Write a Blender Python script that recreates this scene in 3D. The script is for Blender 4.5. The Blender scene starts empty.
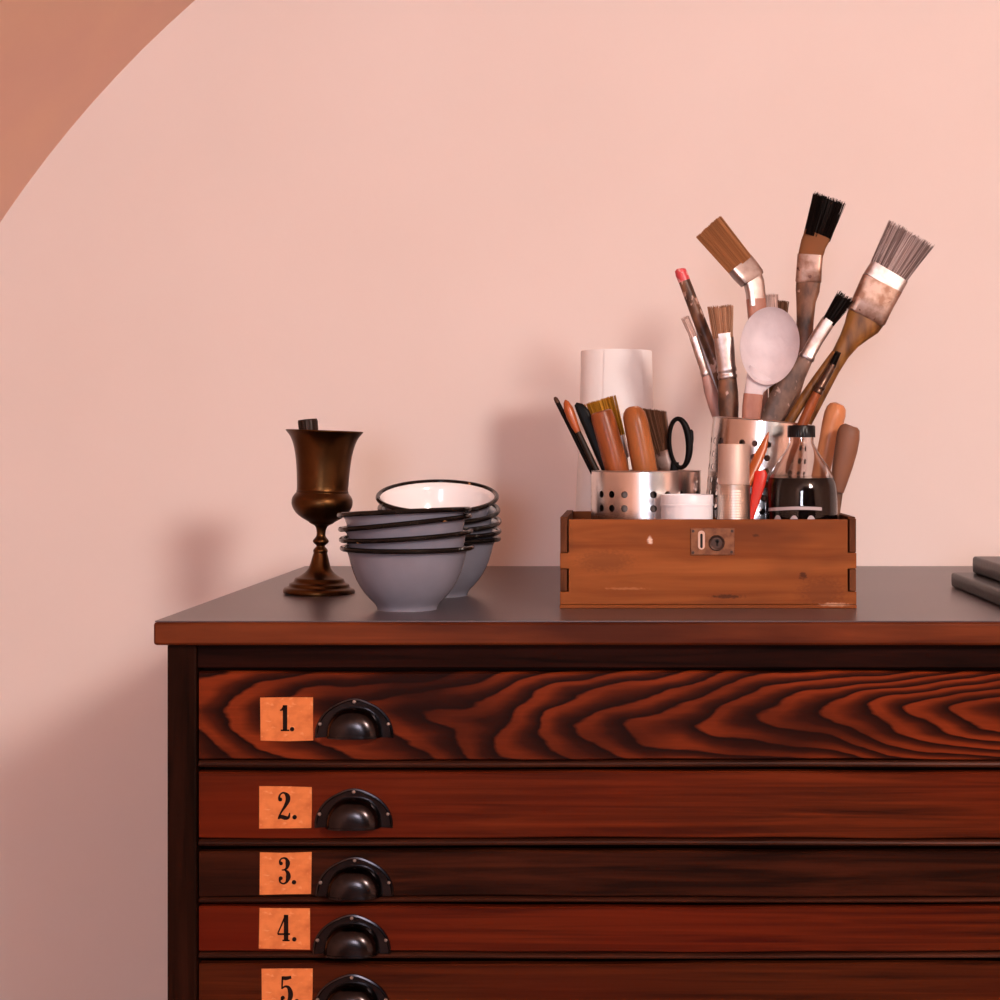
import bpy, bmesh, math, random
from mathutils import Vector, Matrix
random.seed(7)
PI = math.pi
scene = bpy.context.scene
COL = scene.collection

# ------------------------------------------------------------------ camera
TOP = 0.950                      # height of the chest top
ZC = TOP + 0.171                 # camera height
F = 1560.0                       # focal length in pixels of a 1000 px frame
CX, CY = 624.0, 450.0            # principal point (level camera, shifted frame)
cam_d = bpy.data.cameras.new('camera'); cam_d.sensor_width = 36.0
cam_d.lens = F / 1000.0 * 36.0
cam_d.shift_x = (500 - CX) / 1000.0; cam_d.shift_y = -(500 - CY) / 1000.0
cam_d.clip_start = 0.02
cam = bpy.data.objects.new('camera', cam_d); COL.objects.link(cam)
cam.location = (0, 0, ZC); cam.rotation_euler = (PI / 2, 0, 0)
scene.camera = cam

# ------------------------------------------------------------------ light
world = bpy.data.worlds.new('world'); scene.world = world; world.use_nodes = True
world.node_tree.nodes['Background'].inputs[0].default_value = (1.0, 0.85, 0.78, 1)
world.node_tree.nodes['Background'].inputs[1].default_value = 0.3
lamp_d = bpy.data.lights.new('room_lamp', 'POINT'); lamp_d.energy = 206; lamp_d.color = (1.0, 0.915, 0.845)
lamp_d.shadow_soft_size = 0.26
lamp = bpy.data.objects.new('room_lamp', lamp_d); COL.objects.link(lamp); lamp.location = (1.70, -1.50, ZC + 1.12)
win_d = bpy.data.lights.new('window_daylight', 'AREA'); win_d.energy = 28; win_d.color = (0.80, 0.85, 1.0)
win_d.shape = 'RECTANGLE'; win_d.size = 0.62; win_d.size_y = 0.70
win = bpy.data.objects.new('window_daylight', win_d); COL.objects.link(win)
win.location = (-0.25, -2.93, 1.32); win.rotation_euler = (PI / 2, 0, 0)
scene.view_settings.view_transform = 'Standard'; scene.view_settings.look = 'None'
scene.view_settings.exposure = 0.62; scene.view_settings.gamma = 1.0
scene.view_settings.use_curve_mapping = False

def P(px, py, d):                # pixel + distance -> world point
    return Vector(((px - CX) * d / F, d, ZC - (py - CY) * d / F))

# ------------------------------------------------------------------ materials
def newmat(name):
    m = bpy.data.materials.new(name); m.use_nodes = True
    nt = m.node_tree
    return m, nt, nt.nodes['Principled BSDF']
def nd(nt, t, **kw):
    n = nt.nodes.new(t)
    for k, v in kw.items(): setattr(n, k, v)
    return n
def mathn(nt, op, a, b=None, c=None):
    n = nd(nt, 'ShaderNodeMath', operation=op)
    for i, v in enumerate((a, b, c)):
        if v is None: continue
        if isinstance(v, (int, float)): n.inputs[i].default_value = v
        else: nt.links.new(v, n.inputs[i])
    return n.outputs[0]
def ramp(nt, fac, stops):
    r = nd(nt, 'ShaderNodeValToRGB'); e = r.color_ramp.elements
    while len(e) < len(stops): e.new(0.5)
    for i, (p, c) in enumerate(stops): e[i].position = p; e[i].color = (*c, 1)
    nt.links.new(fac, r.inputs[0]); return r.outputs[0]
def mixc(nt, fac, a, b, mode='MIX'):
    n = nd(nt, 'ShaderNodeMix', data_type='RGBA', blend_type=mode)
    for i, v in ((0, fac), (6, a), (7, b)):
        if isinstance(v, (int, float)): n.inputs[i].default_value = v
        elif isinstance(v, tuple): n.inputs[i].default_value = (*v, 1)
        else: nt.links.new(v, n.inputs[i])
    return n.outputs[2]
def coords(nt, scale=(1, 1, 1), loc=(0, 0, 0), rot=(0, 0, 0)):
    tc = nd(nt, 'ShaderNodeTexCoord'); mp = nd(nt, 'ShaderNodeMapping')
    nt.links.new(tc.outputs['Object'], mp.inputs[0])
    mp.inputs['Location'].default_value = loc; mp.inputs['Rotation'].default_value = rot
    mp.inputs['Scale'].default_value = scale
    return mp.outputs[0]
def noise(nt, vec, scale, detail=3, rough=0.5, dist=0.0):
    n = nd(nt, 'ShaderNodeTexNoise'); n.inputs['Scale'].default_value = scale
    n.inputs['Detail'].default_value = detail; n.inputs['Roughness'].default_value = rough
    n.inputs['Distortion'].default_value = dist
    nt.links.new(vec, n.inputs['Vector']); return n.outputs['Fac']
def bump(nt, b, h, strength=0.2, dist=0.002):
    n = nd(nt, 'ShaderNodeBump'); n.inputs['Strength'].default_value = strength
    n.inputs['Distance'].default_value = dist
    nt.links.new(h, n.inputs['Height']); nt.links.new(n.outputs[0], b.inputs['Normal'])
def mat(name, c1, rough=0.5, metal=0.0, c2=None, sc=(1, 1, 1), ns=20, lo=0.4, hi=0.6, bmp=0.0, bsc=None,
        spec=0.5, coat=0.0, c3=None, lo3=0.62, hi3=0.68, ns3=60, rvar=0.0):
    m, nt, b = newmat(name)
    b.inputs['Roughness'].default_value = rough; b.inputs['Metallic'].default_value = metal
    b.inputs['Specular IOR Level'].default_value = spec; b.inputs['Coat Weight'].default_value = coat
    b.inputs['Coat Roughness'].default_value = 0.15
    b.inputs['Base Color'].default_value = (*c1, 1)
    v = coords(nt, sc)
    f = noise(nt, v, ns, 4)
    if c2:
        col = ramp(nt, f, [(lo, c1), (hi, c2)])
        if c3:
            v3 = coords(nt, sc, (3.1, 1.7, 5.2))
            f3 = noise(nt, v3, ns3, 3)
            col = mixc(nt, ramp(nt, f3, [(lo3, (0, 0, 0)), (hi3, (1, 1, 1))]), col, c3)
        nt.links.new(col, b.inputs['Base Color'])
    if rvar:
        r = mathn(nt, 'MULTIPLY_ADD', f, rvar * 2, rough - rvar)
        nt.links.new(r, b.inputs['Roughness'])
    if bmp:
        h = noise(nt, coords(nt, sc if bsc is None else (1, 1, 1)), bsc or ns, 4)
        bump(nt, b, h, bmp)
    return m
def grain(name, dark, light, axis='X', fine=90, stretch=0.05, rough=0.45, lo=0.35, hi=0.68, blot=None, bs=6.0,
          blo=0.45, bhi=0.62, seed=0.0, bmp=0.15, spec=0.4, coat=0.0):
    """straight-grained wood: noise stretched along one object axis, with broad colour patches"""
    m, nt, b = newmat(name)
    sc = [1, 1, 1]; sc['XYZ'.index(axis)] = stretch
    f = noise(nt, coords(nt, tuple(sc), (seed, seed * 1.3, seed * .7)), fine, 5, 0.6, 0.6)
    col = ramp(nt, f, [(lo, dark), (hi, light)])
    if blot:
        sb = [1, 1, 1]; sb['XYZ'.index(axis)] = 0.35
        g = noise(nt, coords(nt, tuple(sb), (seed + 2, seed, seed * 2)), bs, 3)
        col = mixc(nt, ramp(nt, g, [(blo, (0, 0, 0)), (bhi, (1, 1, 1))]), col, mixc(nt, 0.75, col, blot))
    nt.links.new(col, b.inputs['Base Color'])
    b.inputs['Roughness'].default_value = rough; b.inputs['Specular IOR Level'].default_value = spec
    b.inputs['Coat Weight'].default_value = coat; b.inputs['Coat Roughness'].default_value = 0.25
    if bmp: bump(nt, b, f, bmp, 0.001)
    return m
def flame(name, dark, mid, light, x0, z0, ex, freq, amp, seed):
    """plain-sawn drawer front: nested long ellipses about (x0, z0), warped"""
    m, nt, b = newmat(name)
    v = coords(nt)
    s = nd(nt, 'ShaderNodeSeparateXYZ'); nt.links.new(v, s.inputs[0])
    w1 = noise(nt, coords(nt, (0.55, 1, 1.8), (seed, 0, 0)), 7.0, 2, 0.5)
    w2 = noise(nt, coords(nt, (0.5, 1, 1.6), (0, 0, seed)), 40, 2, 0.5)
    dx = mathn(nt, 'MULTIPLY', mathn(nt, 'SUBTRACT', s.outputs[0], x0), ex)
    dz = mathn(nt, 'SUBTRACT', s.outputs[2], z0)
    r = mathn(nt, 'SQRT', mathn(nt, 'ADD', mathn(nt, 'MULTIPLY', dx, dx), mathn(nt, 'MULTIPLY', dz, dz)))
    ph = mathn(nt, 'MULTIPLY', r, freq)
    ph = mathn(nt, 'ADD', ph, mathn(nt, 'MULTIPLY', w1, amp))
    ph = mathn(nt, 'ADD', ph, mathn(nt, 'MULTIPLY', w2, 0.55))
    fr = mathn(nt, 'FRACT', ph)
    col = ramp(nt, fr, [(0.0, dark), (0.30, mid), (0.62, light), (0.84, light), (0.95, dark)])
    fine = noise(nt, coords(nt, (0.03, 1, 1), (seed, 1, 2)), 260, 3, 0.6)
    col = mixc(nt, mathn(nt, 'MULTIPLY', fine, 0.55), col, dark)
    big = noise(nt, coords(nt, (0.6, 1, 1.5), (seed, 4, 2)), 7, 2)
    col = mixc(nt, ramp(nt, big, [(0.40, (0, 0, 0)), (0.64, (0.9, 0.9, 0.9))]), col, dark)
    nt.links.new(col, b.inputs['Base Color'])
    b.inputs['Roughness'].default_value = 0.42; b.inputs['Specular IOR Level'].default_value = 0.05
    bump(nt, b, fine, 0.12, 0.001)
    return m

M = {}
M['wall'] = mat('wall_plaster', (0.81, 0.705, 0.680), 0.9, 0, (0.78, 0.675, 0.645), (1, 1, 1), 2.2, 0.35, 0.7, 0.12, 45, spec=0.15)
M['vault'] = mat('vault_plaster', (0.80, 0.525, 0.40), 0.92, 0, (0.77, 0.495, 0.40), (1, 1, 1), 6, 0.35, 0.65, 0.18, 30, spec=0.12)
M['rear'] = grain('rear_wall_panelling', (0.030, 0.014, 0.009), (0.070, 0.032, 0.020), 'Z', 40, 0.08, 0.7, spec=0.1)
M['floor'] = grain('floor_boards', (0.10, 0.04, 0.02), (0.22, 0.10, 0.05), 'Y', 30)
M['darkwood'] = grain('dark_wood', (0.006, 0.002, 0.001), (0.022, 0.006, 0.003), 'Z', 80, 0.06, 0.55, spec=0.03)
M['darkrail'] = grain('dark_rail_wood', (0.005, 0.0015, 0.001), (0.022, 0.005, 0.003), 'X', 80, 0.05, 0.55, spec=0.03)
M['bead'] = grain('bead_wood', (0.018, 0.005, 0.003), (0.060, 0.016, 0.008), 'X', 110, 0.04, 0.4, spec=0.12)
M['edge'] = grain('worktop_edge_wood', (0.070, 0.013, 0.004), (0.150, 0.034, 0.010), 'X', 60, 0.06, 0.45, blot=(0.035, 0.007, 0.003), bs=9, spec=0.08)
M['lino'] = mat('grey_worktop', (0.086, 0.066, 0.074), 0.30, 0, (0.072, 0.055, 0.062), (1, 1, 1), 5, 0.35, 0.7, 0.03, 300, spec=0.45)
M['d1'] = flame('drawer_flame_wood', (0.011, 0.0022, 0.001), (0.060, 0.009, 0.0025), (0.215, 0.031, 0.007), 0.74, -0.004, 0.102, 165, 5.0, 1.3)
M['d2'] = grain('drawer_red_wood', (0.020, 0.004, 0.0015), (0.120, 0.020, 0.005), 'X', 130, 0.03, 0.42, 0.32, 0.70, (0.100, 0.010, 0.002), 5, 0.42, 0.6, 2.0, spec=0.05)
M['d3'] = grain('drawer_brown_wood', (0.010, 0.0025, 0.001), (0.050, 0.011, 0.004), 'X', 95, 0.05, 0.42, 0.36, 0.70, (0.016, 0.004, 0.002), 6, 0.40, 0.6, 4.4, spec=0.05)
M['d4'] = grain('drawer_deep_red_wood', (0.020, 0.0035, 0.0015), (0.110, 0.016, 0.004), 'X', 110, 0.03, 0.42, 0.32, 0.70, (0.090, 0.007, 0.002), 4, 0.42, 0.6, 7.0, spec=0.05)
M['d5'] = grain('drawer_plain_wood', (0.018, 0.004, 0.0015), (0.085, 0.016, 0.004), 'X', 100, 0.03, 0.42, 0.32, 0.70, (0.05, 0.006, 0.002), 5, 0.42, 0.6, 11.0, spec=0.05)
M['black_iron'] = mat('black_iron', (0.026, 0.022, 0.024), 0.20, 1.0, (0.042, 0.035, 0.036), (1, 1, 1), 60, 0.35, 0.7, rvar=0.05)
M['screw'] = mat('screw_head', (0.30, 0.22, 0.18), 0.4, 0.9)
M['card'] = mat('label_card', (0.62, 0.190, 0.058), 0.8, 0, (0.46, 0.125, 0.036), (1, 1, 1.4), 70, 0.42, 0.75, c3=(0.70, 0.30, 0.13), lo3=0.6, hi3=0.75, ns3=110, spec=0.2)
M['print'] = mat('black_print', (0.010, 0.004, 0.003), 0.7, spec=0.1)
M['brass'] = mat('old_brass', (0.105, 0.046, 0.016), 0.34, 1.0, (0.058, 0.025, 0.009), (1, 1, 1), 30, 0.30, 0.72, rvar=0.05)
M['ebony'] = grain('dark_ribbed_wood', (0.006, 0.003, 0.002), (0.035, 0.017, 0.011), 'Z', 200, 0.04, 0.4, spec=0.15)
M['enamel_out'] = mat('grey_enamel', (0.212, 0.212, 0.262), 0.15, 0, (0.188, 0.186, 0.232), (1, 1, 1), 25, 0.35, 0.65, spec=0.5)
M['enamel_in'] = mat('white_enamel', (0.86, 0.84, 0.86), 0.14, 0, spec=0.5)
M['rim'] = mat('black_enamel_rim', (0.005, 0.0035, 0.0035), 0.10, 0, (0.008, 0.006, 0.005), (1, 1, 1), 30, 0.4, 0.6, c3=(0.42, 0.20, 0.09), lo3=0.69, hi3=0.71, ns3=60, spec=0.22)
M['box'] = grain('old_box_wood', (0.165, 0.040, 0.009), (0.300, 0.092, 0.024), 'X', 45, 0.06, 0.5, 0.3, 0.7, (0.105, 0.028, 0.010), 16, 0.50, 0.70, 3.0, spec=0.08)
def stains(m, spots):
    nt = m.node_tree; b = nt.nodes['Principled BSDF']; src = b.inputs['Base Color'].links[0].from_socket
    sp = nd(nt, 'ShaderNodeSeparateXYZ'); nt.links.new(coords(nt), sp.inputs[0])
    wob = noise(nt, coords(nt, (1, 1, 2)), 260, 3)
    for x, z, rx, rz, c, k in spots:
        u = mathn(nt, 'DIVIDE', mathn(nt, 'SUBTRACT', sp.outputs[0], x), rx); v = mathn(nt, 'DIVIDE', mathn(nt, 'SUBTRACT', sp.outputs[2], z), rz)
        r = mathn(nt, 'ADD', mathn(nt, 'SQRT', mathn(nt, 'ADD', mathn(nt, 'MULTIPLY', u, u), mathn(nt, 'MULTIPLY', v, v))), mathn(nt, 'MULTIPLY_ADD', wob, 1.4, -0.7))
        f = ramp(nt, r, [(0.45, (k, k, k)), (0.95, (0, 0, 0))])
        src = mixc(nt, f, src, c)
    nt.links.new(src, b.inputs['Base Color'])
_bc = 708.25; _bk = 1.683 / F; _bz = 563.0
stains(M['box'], [((x - _bc) * _bk, (_bz - y) * _bk, rx * _bk, rz * _bk, c, k) for x, y, rx, rz, c, k in (
    (727, 596, 20, 2.6, (0.05, 0.016, 0.008), .8), (803, 575, 5, 4.5, (0.06, 0.018, 0.008), .9), (650, 540, 3.2, 5, (0.75, 0.55, 0.45), .9),
    (756, 535, 4, 2.2, (0.06, 0.02, 0.01), .8), (822, 591, 30, 18, (0.11, 0.03, 0.012), .45), (605, 560, 34, 14, (0.12, 0.036, 0.014), .4), (625, 588, 26, 1.6, (0.42, 0.17, 0.07), .5), (835, 604, 18, 2.5, (0.62, 0.34, 0.22), .6))])
M['boxside'] = grain('old_box_end_wood', (0.060, 0.018, 0.007), (0.155, 0.050, 0.020), 'Z', 90, 0.15, 0.6, spec=0.08)
M['lockplate'] = mat('worn_lock_plate', (0.130, 0.040, 0.014), 0.5, 0.5, (0.21, 0.078, 0.030), (1, 1, 1), 110, 0.4, 0.65)
M['lockdark'] = mat('dark_lock_metal', (0.055, 0.028, 0.020), 0.45, 0.7)
M['pale_metal'] = mat('pale_brass', (0.52, 0.32, 0.24), 0.45, 0.5)
M['hole'] = mat('recess_shade', (0.006, 0.004, 0.004), 0.9)  # black colour stands in for the shade inside slot and keyhole
M['steel'] = mat('brushed_steel', (0.74, 0.68, 0.66), 0.24, 1.0, (0.69, 0.63, 0.61), (6, 6, 0.2), 40, 0.3, 0.7)
M['tin'] = mat('satin_aluminium', (0.62, 0.51, 0.445), 0.40, 1.0, (0.56, 0.46, 0.40), (1, 1, 1), 30)
M['tincap'] = mat('matt_tin_cap', (0.56, 0.43, 0.375), 0.55, 0.6)
M['white_plastic'] = mat('white_plastic', (0.80, 0.80, 0.86), 0.35, 0)
M['spoon'] = mat('matt_white_plaster', (0.66, 0.60, 0.64), 0.6, 0, (0.58, 0.52, 0.56), (1, 1, 1), 40, 0.35, 0.65, 0.6, 70, spec=0.2)
M['steel_in_shade'] = mat('shaded_steel_inside', (0.022, 0.017, 0.016), 0.6, 0.5, spec=0.1)  # near-black colour paints the shade seen through the cup holes
M['paper'] = mat('white_paper', (0.92, 0.90, 0.91), 0.9, 0, (0.89, 0.87, 0.88), (1, 1, 1), 12, 0.35, 0.65, 0.06, 160, spec=0.1)
M['core'] = mat('cardboard', (0.40, 0.25, 0.15), 0.85)
M['ink'] = mat('black_ink', (0.004, 0.003, 0.004), 0.3, 0, spec=0.01)
M['cap'] = mat('black_cap', (0.006, 0.005, 0.006), 0.32, spec=0.2)
M['inkprint'] = mat('grey_print', (0.42, 0.36, 0.38), 0.5)
M['blackplastic'] = mat('black_plastic', (0.005, 0.004, 0.004), 0.40, spec=0.08)
M['orange_wood'] = mat('orange_lacquer', (0.44, 0.098, 0.020), 0.3, 0, (0.34, 0.072, 0.015), (1, 1, 0.3), 60)
M['redplastic'] = mat('red_plastic', (0.56, 0.022, 0.010), 0.35, spec=0.2)
M['redtip'] = mat('red_paint_tip', (0.62, 0.06, 0.075), 0.35, 0, (0.75, 0.35, 0.35), (1, 1, 1), 150, 0.55, 0.62)
M['handle1'] = mat('worn_varnished_handle', (0.30, 0.080, 0.024), 0.32, 0, (0.20, 0.050, 0.015), (1, 1, 0.25), 70, 0.38, 0.65, c3=(0.62, 0.38, 0.28), lo3=0.68, hi3=0.72, ns3=90, spec=0.25)
M['handle2'] = mat('honey_varnished_handle', (0.36, 0.118, 0.036), 0.30, 0, (0.26, 0.080, 0.024), (1, 1, 0.25), 60, 0.38, 0.65, c3=(0.66, 0.42, 0.30), lo3=0.68, hi3=0.72, ns3=80, spec=0.25)
M['handle3'] = mat('orange_tan_handle', (0.58, 0.235, 0.105), 0.35, 0, (0.48, 0.175, 0.07), (1, 1, 0.3), 60, 0.38, 0.65, c3=(0.28, 0.09, 0.04), lo3=0.70, hi3=0.76, ns3=60, spec=0.25)
M['handle4'] = mat('grey_brown_handle', (0.215, 0.090, 0.050), 0.5, 0, (0.165, 0.076, 0.050), (1, 1, 0.3), 50, 0.38, 0.65, c3=(0.42, 0.26, 0.19), lo3=0.66, hi3=0.74, ns3=70, spec=0.25)
M['mottle'] = mat('paint_stained_handle', (0.22, 0.098, 0.055), 0.4, 0, (0.060, 0.028, 0.018), (1, 1, 0.5), 60, 0.40, 0.62, c3=(0.50, 0.32, 0.27), lo3=0.64, hi3=0.68, ns3=90, spec=0.25)
M['greybrown'] = mat('scraped_grey_handle', (0.22, 0.125, 0.092), 0.38, 0, (0.10, 0.058, 0.044), (1, 1, 0.6), 70, 0.40, 0.62, c3=(0.42, 0.28, 0.24), lo3=0.62, hi3=0.68, ns3=110, spec=0.25)
M['golden'] = mat('golden_handle', (0.24, 0.10, 0.024), 0.35, 0, (0.10, 0.038, 0.012), (1, 1, 0.3), 80, 0.4, 0.65, spec=0.25)
M['mauve'] = mat('mauve_handle', (0.45, 0.255, 0.225), 0.4, 0, (0.36, 0.20, 0.175), (1, 1, 0.4), 70, spec=0.25)
M['pinkwood'] = mat('pink_brown_handle', (0.40, 0.185, 0.135), 0.4, 0, (0.33, 0.14, 0.10), (1, 1, 0.4), 70, spec=0.25)
M['ferrule'] = mat('steel_ferrule', (0.46, 0.39, 0.375), 0.36, 1.0, (0.34, 0.27, 0.25), (1, 1, 1), 90, 0.45, 0.7)
M['ferrule_dirty'] = mat('stained_ferrule', (0.37, 0.24, 0.19), 0.40, 0.8, (0.20, 0.10, 0.066), (1, 1, 1), 55, 0.45, 0.62, c3=(0.12, 0.05, 0.035), lo3=0.66, hi3=0.70, ns3=110)
M['ferrule_dark'] = mat('dark_ferrule', (0.10, 0.06, 0.045), 0.3, 0.9)
def bristle_mat(name, a, b_, dk=0.55):
    f = lambda k: tuple(min(c * k, 1) for c in a)
    return [mat(name, a, 0.6, spec=0.08), mat(name + '_light', b_, 0.6, spec=0.08), mat(name + '_dark', f(dk), 0.6, spec=0.08)]
M['br_tan'] = bristle_mat('tan_bristle', (0.44, 0.205, 0.088), (0.50, 0.245, 0.110), 0.84)
M['br_pale'] = bristle_mat('pale_tan_bristle', (0.42, 0.22, 0.13), (0.54, 0.33, 0.22))
M['br_white'] = bristle_mat('white_bristle', (0.62, 0.45, 0.40), (0.74, 0.58, 0.53))
M['br_black'] = bristle_mat('black_bristle', (0.006, 0.0035, 0.003), (0.016, 0.009, 0.007))
M['br_brown'] = bristle_mat('brown_bristle', (0.15, 0.068, 0.038), (0.24, 0.125, 0.075))
M['br_glue'] = bristle_mat('glued_bristle', (0.20, 0.080, 0.034), (0.26, 0.11, 0.05))
M['br_grey'] = bristle_mat('grey_bristle', (0.27, 0.195, 0.182), (0.60, 0.50, 0.49))
M['br_yellow'] = bristle_mat('yellow_bristle', (0.42, 0.19, 0.018), (0.55, 0.29, 0.04))
M['book'] = mat('black_cover', (0.009, 0.005, 0.004), 0.30, 0, (0.013, 0.008, 0.006), (1, 1, 1), 30, bmp=0.08, bsc=200, spec=0.16)
M['booktop'] = mat('dark_grey_cover', (0.014, 0.009, 0.010), 0.30, 0, (0.020, 0.014, 0.014), (1, 1, 1), 30, bmp=0.08, bsc=200, spec=0.16)
M['pages'] = mat('page_edges', (0.55, 0.44, 0.36), 0.8)
M['frame'] = mat('window_frame_paint', (0.75, 0.66, 0.60), 0.5)
def glassmat(name, tint, rough=0.02):
    m = bpy.data.materials.new(name); m.use_nodes = True; nt = m.node_tree; nt.nodes.clear()
    out = nd(nt, 'ShaderNodeOutputMaterial'); mx = nd(nt, 'ShaderNodeMixShader')
    tr = nd(nt, 'ShaderNodeBsdfTransparent'); tr.inputs[0].default_value = (*tint, 1)
    gl = nd(nt, 'ShaderNodeBsdfGlossy'); gl.inputs['Roughness'].default_value = rough
    fr = nd(nt, 'ShaderNodeLayerWeight'); fr.inputs[0].default_value = 0.5
    fc = mathn(nt, 'MULTIPLY_ADD', mathn(nt, 'POWER', fr.outputs['Facing'], 4.0), 0.75, 0.035)
    nt.links.new(fc, mx.inputs[0]); nt.links.new(tr.outputs[0], mx.inputs[1])
    nt.links.new(gl.outputs[0], mx.inputs[2]); nt.links.new(mx.outputs[0], out.inputs[0])
    return m
M['glass'] = glassmat('clear_glass', (0.96, 0.93, 0.92))

mm, nt_, b_ = newmat('bottle_glass'); b_.inputs['Transmission Weight'].default_value = 1.0; b_.inputs['Roughness'].default_value = 0.0
b_.inputs['IOR'].default_value = 1.48; b_.inputs['Base Color'].default_value = (0.97, 0.95, 0.945, 1); M['bottle_glass'] = mm
# ------------------------------------------------------------------ builders
def wloc(o):
    v = Vector(o.location)
    while o.parent: o = o.parent; v += Vector(o.location)
    return v
def link(name, me, parent=None, origin=None):
    o = bpy.data.objects.new(name, me); COL.objects.link(o)
    if parent: o.parent = parent
    if origin is not None: o.location = origin
    return o
def obj(name, bm, m, parent=None, origin=None, smooth=True, bevel=0.0, local=False, seg=2, angle=35):
    """bmesh in world coordinates (or local ones) -> one mesh object under parent"""
    me = bpy.data.meshes.new(name)
    bmesh.ops.recalc_face_normals(bm, faces=bm.faces)
    pw = Vector((0, 0, 0)) if (parent is None or local) else wloc(parent)
    org = Vector(origin) if origin is not None else (pw if not local else Vector((0, 0, 0)))
    bmesh.ops.translate(bm, verts=bm.verts, vec=-org)
    bm.to_mesh(me); bm.free()
    for mm in (m if isinstance(m, (list, tuple)) else [m]): me.materials.append(mm)
    o = link(name, me, parent, org - pw)
    if smooth:
        for p in me.polygons: p.use_smooth = True
        try: me.set_sharp_from_angle(angle=math.radians(angle))
        except Exception: pass
    if bevel:
        md = o.modifiers.new('bevel', 'BEVEL'); md.width = bevel; md.segments = seg; md.limit_method = 'ANGLE'
    return o
def empty(name, loc, label, cat, group=None, rot=(0, 0, 0)):
    o = bpy.data.objects.new(name, None); COL.objects.link(o); o.location = loc; o.rotation_euler = rot
    o.empty_display_size = 0.02
    return tag(o, label, cat, group)
def tag(o, label, cat, group=None):
    o['label'] = label; o['category'] = cat
    if group: o['group'] = group
    return o
def struct(o): o['kind'] = 'structure'; return o
def box(bm, x0, x1, y0, y1, z0, z1):
    vs = [bm.verts.new((x, y, z)) for x in (x0, x1) for y in (y0, y1) for z in (z0, z1)]
    for f in ((0, 1, 3, 2), (4, 6, 7, 5), (0, 4, 5, 1), (2, 3, 7, 6), (0, 2, 6, 4), (1, 5, 7, 3)):
        bm.faces.new([vs[i] for i in f])
    return bm
def boxbm(*a): return box(bmesh.new(), *a)
def lathe(prof, c=(0, 0, 0), n=48, bm=None, cap0=True, cap1=True, M4=None):
    """prof: list of (radius, z)"""
    bm = bm or bmesh.new(); rings = []
    for r, z in prof:
        ring = []
        if r < 1e-6:
            ring = [bm.verts.new((c[0], c[1], c[2] + z))]
        else:
            for i in range(n):
                a = 2 * PI * i / n
                ring.append(bm.verts.new((c[0] + r * math.cos(a), c[1] + r * math.sin(a), c[2] + z)))
        rings.append(ring)
    for A, B in zip(rings, rings[1:]):
        if len(A) == 1 and len(B) == 1: continue
        for i in range(n):
            j = (i + 1) % n
            if len(A) == 1: bm.faces.new((A[0], B[i], B[j]))
            elif len(B) == 1: bm.faces.new((A[i], A[j], B[0]))
            else: bm.faces.new((A[i], A[j], B[j], B[i]))
    if cap0 and len(rings[0]) > 1: bm.faces.new(rings[0])
    if cap1 and len(rings[-1]) > 1: bm.faces.new(rings[-1])
    if M4 is not None: bmesh.ops.transform(bm, matrix=M4, verts=bm.verts)
    return bm
def catmull(pts, k=4):
    out = []
    n = len(pts)
    for i in range(n - 1):
        p0, p1, p2, p3 = pts[max(i - 1, 0)], pts[i], pts[i + 1], pts[min(i + 2, n - 1)]
        for s in range(k):
            t = s / k
            out.append(tuple(0.5 * ((2 * b) + (c - a) * t + (2 * a - 5 * b + 4 * c - d) * t * t + (3 * b - a - 3 * c + d) * t ** 3)
                             for a, b, c, d in zip(p0, p1, p2, p3)))
    out.append(tuple(pts[-1])); return out
def sections(secs, rot=0.0):
    """(px, py, distance, half width px, half thickness px) -> frames with centre, width axis, thickness axis"""
    pts = [P(s[0], s[1], s[2]) for s in secs]; fr = []
    for i, s in enumerate(secs):
        t = (pts[min(i + 1, len(pts) - 1)] - pts[max(i - 1, 0)]).normalized()
        w = t.cross(Vector((0, 1, 0)))
        if w.length < 1e-4: w = Vector((1, 0, 0))
        w.normalize(); n = t.cross(w).normalized()
        if rot:
            R = Matrix.Rotation(rot, 3, t); w = R @ w; n = R @ n
        k = s[2] / F
        fr.append((pts[i], w, n, s[3] * k, s[4] * k))
    return fr
def loft(secs, rot=0.0, n=16, power=2.0, bm=None, cap=True):
    bm = bm or bmesh.new(); rings = []
    for c, w, nn, hw, ht in sections(secs, rot):
        ring = []
        for i in range(n):
            a = 2 * PI * (i + 0.5) / n
            ca, sa = math.cos(a), math.sin(a)
            e = 2.0 / power
            x = math.copysign(abs(ca) ** e, ca) * hw; y = math.copysign(abs(sa) ** e, sa) * ht
            ring.append(bm.verts.new(c + w * x + nn * y))
        rings.append(ring)
    for A, B in zip(rings, rings[1:]):
        for i in range(n): bm.faces.new((A[i], A[(i + 1) % n], B[(i + 1) % n], B[i]))
    if cap: bm.faces.new(rings[0]); bm.faces.new(rings[-1])
    return bm
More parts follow.
